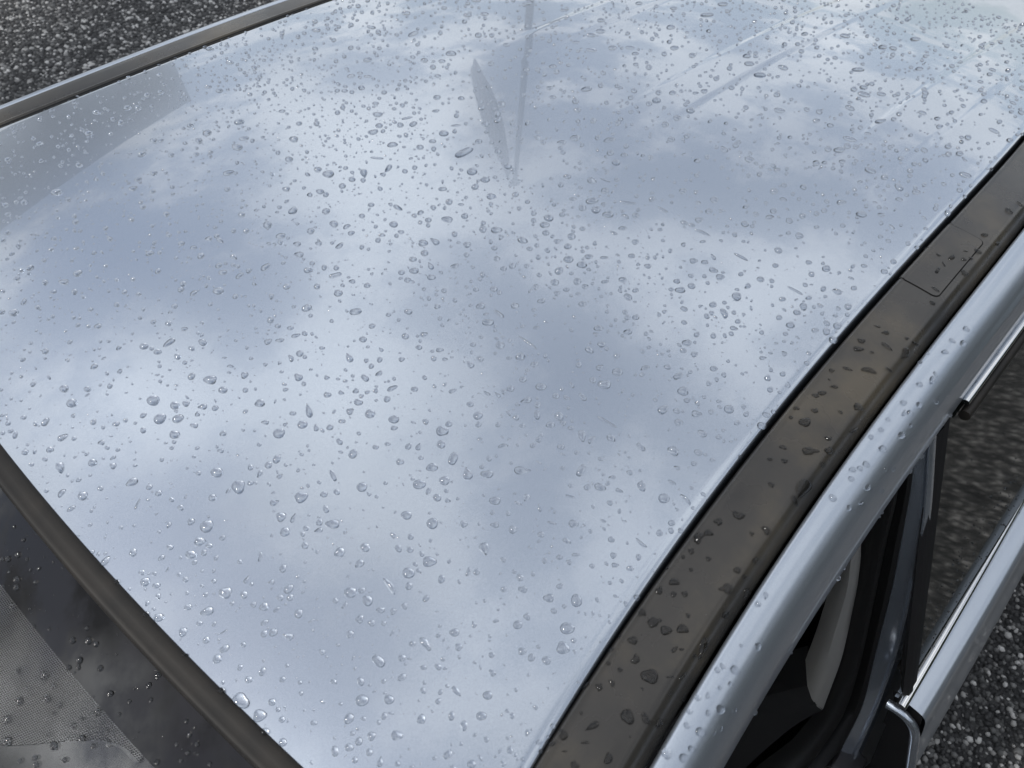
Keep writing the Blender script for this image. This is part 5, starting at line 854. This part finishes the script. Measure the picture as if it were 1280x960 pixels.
def zone(f, x, y):
    if f == 1:
        if .80 < x < .95: return 'on the cover in the black moulding'
        return 'on the black moulding ' + ('ahead of its cover' if x > .55 else 'by the door opening' if x > .3 else 'near its front joint')
    if f == 2: return 'on the roof side above the open door'
    if f == 3: return 'on the dotted windscreen band' if (x - xedge(y)) < -.075 else 'on the black windscreen border'
    d = x - xedge(y); e = hw(x) - abs(y)
    if d < .004: return 'hanging over the windscreen seal'
    if d < .07: return 'along the windscreen seal'
    if e < .085: return 'along the ' + ('door-side black moulding' if y < 0 else 'far black moulding')
    if x > .84: return 'among the raised ribs ' + ('at the rear' if y > -.28 else 'by the moulding')
    az = math.degrees(math.atan2(y - CAM.y, x - CAM.x))
    if .50 < x and 41 < az < 47: return 'by the mirrored flagpole'
    if y > .22: return 'by the mirrored canopy' if x < .5 else 'on the far rear roof'
    row = 'front' if x < .28 else 'middle' if x < .55 else 'rear'
    return 'on the %s %s' % (row, 'roof near the door' if y < -.30 else 'roof at the centre line' if y > -.10 else 'roof off centre')
def looks(f, L, r, kind):
    size = 'big' if L > .0125 else 'medium' if L > .0085 else 'small'
    form = 'streak of rain' if r < .3 else 'long raindrop' if r < .48 else 'oval raindrop' if r < .72 else 'round raindrop'
    if f == 1: form = form.replace('raindrop', 'dark raindrop') if 'raindrop' in form else 'dark ' + form
    return size, form
GROUPS = ['raindrops on the painted roof', 'raindrops on the black roof moulding', 'raindrops on the painted roof side', 'raindrops on the windscreen']
cls = {}
for i in big:
    f, x, y, z, a, L, r = DROPS[i]; cls.setdefault((zone(f, x, y), looks(f, L / 1000, r, 0)), []).append(i)
LABEL = {}
ORD = ['first', 'second', 'third', 'fourth', 'fifth', 'sixth', 'seventh', 'eighth', 'ninth']
for (zn, (size, form)), ids in cls.items():
    ids.sort(key=lambda i: -DROPS[i][2])      # far side first, then split so that each run can be counted
    n_runs = -(-len(ids) // 9); per = -(-len(ids) // n_runs)
    for q in range(n_runs):
        run = sorted(ids[q * per:(q + 1) * per], key=lambda i: DROPS[i][1])
        side = '' if n_runs == 1 else (', far row' if q == 0 else ', nearest row' if q == n_runs - 1 else ', middle row')
        for k, i in enumerate(run):
            if len(run) == 1: LABEL[i] = 'only %s %s %s%s' % (size, form, zn, side)
            elif k == len(run) - 1: LABEL[i] = '%s %s %s, rearmost%s' % (size, form, zn, side)
            else: LABEL[i] = '%s %s %s from the front, %s%s' % (ORD[k], size, form, zn.replace(' on the front roof', ''), side)
for i in big:
    loc, nrm, ang, L, r, kind, hgt = placed(i, DROPS[i]); f = DROPS[i][0]
    o = bpy.data.objects.new('raindrop', shape(kind, i % 3, f == 1)); COL.objects.link(o)
    o.matrix_world = Matrix.LocRotScale(loc - nrm * .00003, frame(loc, nrm, ang).to_quaternion(), Vector((L / 2, L / 2 * r, hgt)))
    o['label'] = LABEL[i]; o['category'] = 'raindrop'; o['group'] = GROUPS[f]

# the rest: smaller traced drops and fine spatter, one body of rain
class Heap:
    def __init__(self): self.v, self.f, self.n, self.m = [], [], 0, []
    def add(self, base, M, loc, dark):
        V, F = base; q = V @ M.T + loc; self.v.append(q); self.f.append([[k + self.n for k in p] for p in F]); self.n += len(V); self.m += [1 if dark else 0] * len(F)
BASE = {}
def base(kind, ph, fine):
    k = (kind, ph, fine)
    if k not in BASE:
        vs, fs = cap(kind, ph * 2.1, *((18, 5) if fine else (9, 3))); BASE[k] = (np.array(vs), fs)
    return BASE[k]
heap = Heap()
def put(loc, nrm, ang, L, r, kind, hgt, dark, fine, ph):
    M = np.array(frame(loc, nrm, ang)) @ np.diag((L / 2, L / 2 * r, hgt))
    heap.add(base(kind, ph, fine), M, np.array(loc - nrm * .00003), dark)
for i in small:
    loc, nrm, ang, L, r, kind, hgt = placed(i, DROPS[i]); put(loc, nrm, ang, L, r, kind, hgt, DROPS[i][0] == 1, True, i % 4)
taken = np.zeros((20000, 3)); taken[:len(DROPS)] = [(d[1], d[2], d[5] / 2000) for d in DROPS]
n_taken = [len(DROPS)]
def spatter(obj, count, lo, med, hi, sig, keep, dark=False, seed=1, flat=1.0, clear=True):
    g = np.random.default_rng(seed); me = obj.data
    P_ = [p for p in me.polygons if keep(p.center, p.normal)]
    if not P_: return
    A = np.array([p.area for p in P_]); idx = g.choice(len(P_), count, p=A / A.sum())
    for k in idx:
        p = P_[k]; c_ = [me.vertices[v_].co for v_ in p.vertices]; a, b_ = g.random(2)
        loc = (c_[0] * (1 - a) + c_[1] * a) * (1 - b_) + (c_[3] * (1 - a) + c_[2] * a) * b_ if len(c_) == 4 else p.center
        L = float(np.clip(med * math.exp(sig * g.standard_normal()), lo, hi)) / 1000
        T_ = taken[:n_taken[0]]
        if clear:
            if (np.hypot(T_[:, 0] - loc.x, T_[:, 1] - loc.y) < T_[:, 2] + L * .62).any(): continue
            taken[n_taken[0]] = (loc.x, loc.y, L * .5); n_taken[0] += 1
        n_r = p.normal.copy(); r = float(g.uniform(.68, 1.0)) if g.random() < .85 else float(g.uniform(.35, .6))
        if n_r.dot(CAM - loc) < 0 and n_r.z < 0: n_r = -n_r
        kind = int(g.choice([0, 0, 0, 0, 1, 2] if not dark else [1, 5, 5, 6]))
        put(Vector(loc), n_r, float(g.uniform(0, 6.28)), L, r, kind, .82 * L * .5 * r ** .6 * flat, dark, L > .004, int(g.integers(4)))
up = lambda c_, n_: n_.z > .6
spatter(roof, 3300, 1.6, 3.6, 7.5, .42, lambda c_, n_: n_.z > .6 and c_.x < .62, seed=3)
spatter(roof, 4600, 2.4, 5.0, 9.5, .36, lambda c_, n_: n_.z > .6 and .50 < c_.x < 1.75, seed=23)
spatter(roof, 2600, .8, 1.5, 2.4, .3, lambda c_, n_: n_.z > .6 and c_.x < .75 and c_.y < .35, seed=4)
for o in near_side('side_rail'):
    if o.data.vertices[0].co.y < 0:
        spatter(o, 900, 1.2, 2.3, 5.0, .45, lambda c_, n_: -.01 < c_.x < 1.35 and abs(n_.y) < .93 and n_.z > .25, seed=5)
        spatter(o, 26, 3.0, 4.5, 6.0, .3, lambda c_, n_: .2 < c_.x < 1.0 and -.086 < c_.z + .0 - zroof(c_.x, .55) < -.078, seed=15, clear=False)
    else: spatter(o, 60, 2, 3.5, 6, .4, lambda c_, n_: .0 < c_.x < 1.1 and n_.z > .3, seed=6)
for o in near_side('roof_moulding'):
    if o.data.vertices[0].co.y < 0: spatter(o, 150, 1.0, 2.0, 4.2, .4, lambda c_, n_: c_.x < 1.4 and n_.z > .3, True, 7)
    else: spatter(o, 60, 2.0, 4.0, 8, .4, lambda c_, n_: c_.x < 1.1 and n_.z > .3, True, 8)
spatter([o for o in near_side('ceramic_border')][0], 160, .8, 1.5, 3, .4, lambda c_, n_: -.48 < c_.y < .05, seed=9)
spatter([o for o in near_side('ceramic_dots')][0], 60, .8, 1.5, 3, .4, lambda c_, n_: -.48 < c_.y < .05, seed=10)
spatter(skin, 130, 1.5, 3.0, 6.0, .4, lambda c_, n_: c_.x < 1.25 and n_.z > .6 and c_.y < -.80, seed=12)
spatter(glass, 420, .8, 1.8, 4.0, .4, lambda c_, n_: c_.x < 1.25 and c_.z < -.30 - .04 * (c_.x < .75), seed=13, clear=False)
spatter(glass, 500, .7, 1.3, 2.2, .3, lambda c_, n_: c_.x < 1.5, seed=14, clear=False)
V = np.concatenate(heap.v); me = bpy.data.meshes.new('fine_rain_spatter')
F = [p for q in heap.f for p in q]
me.from_pydata([tuple(v_) for v_ in V], [], F); me.materials.append(WATER); me.materials.append(WATER_DARK)
me.polygons.foreach_set('material_index', np.array(heap.m, dtype=np.int32)); me.shade_smooth(); me.update()
fr = bpy.data.objects.new('fine_rain_spatter', me); COL.objects.link(fr); fr['kind'] = 'stuff'
fr['label'] = 'fine rain spatter between the larger drops on roof, moulding and glass'; fr['category'] = 'rain'
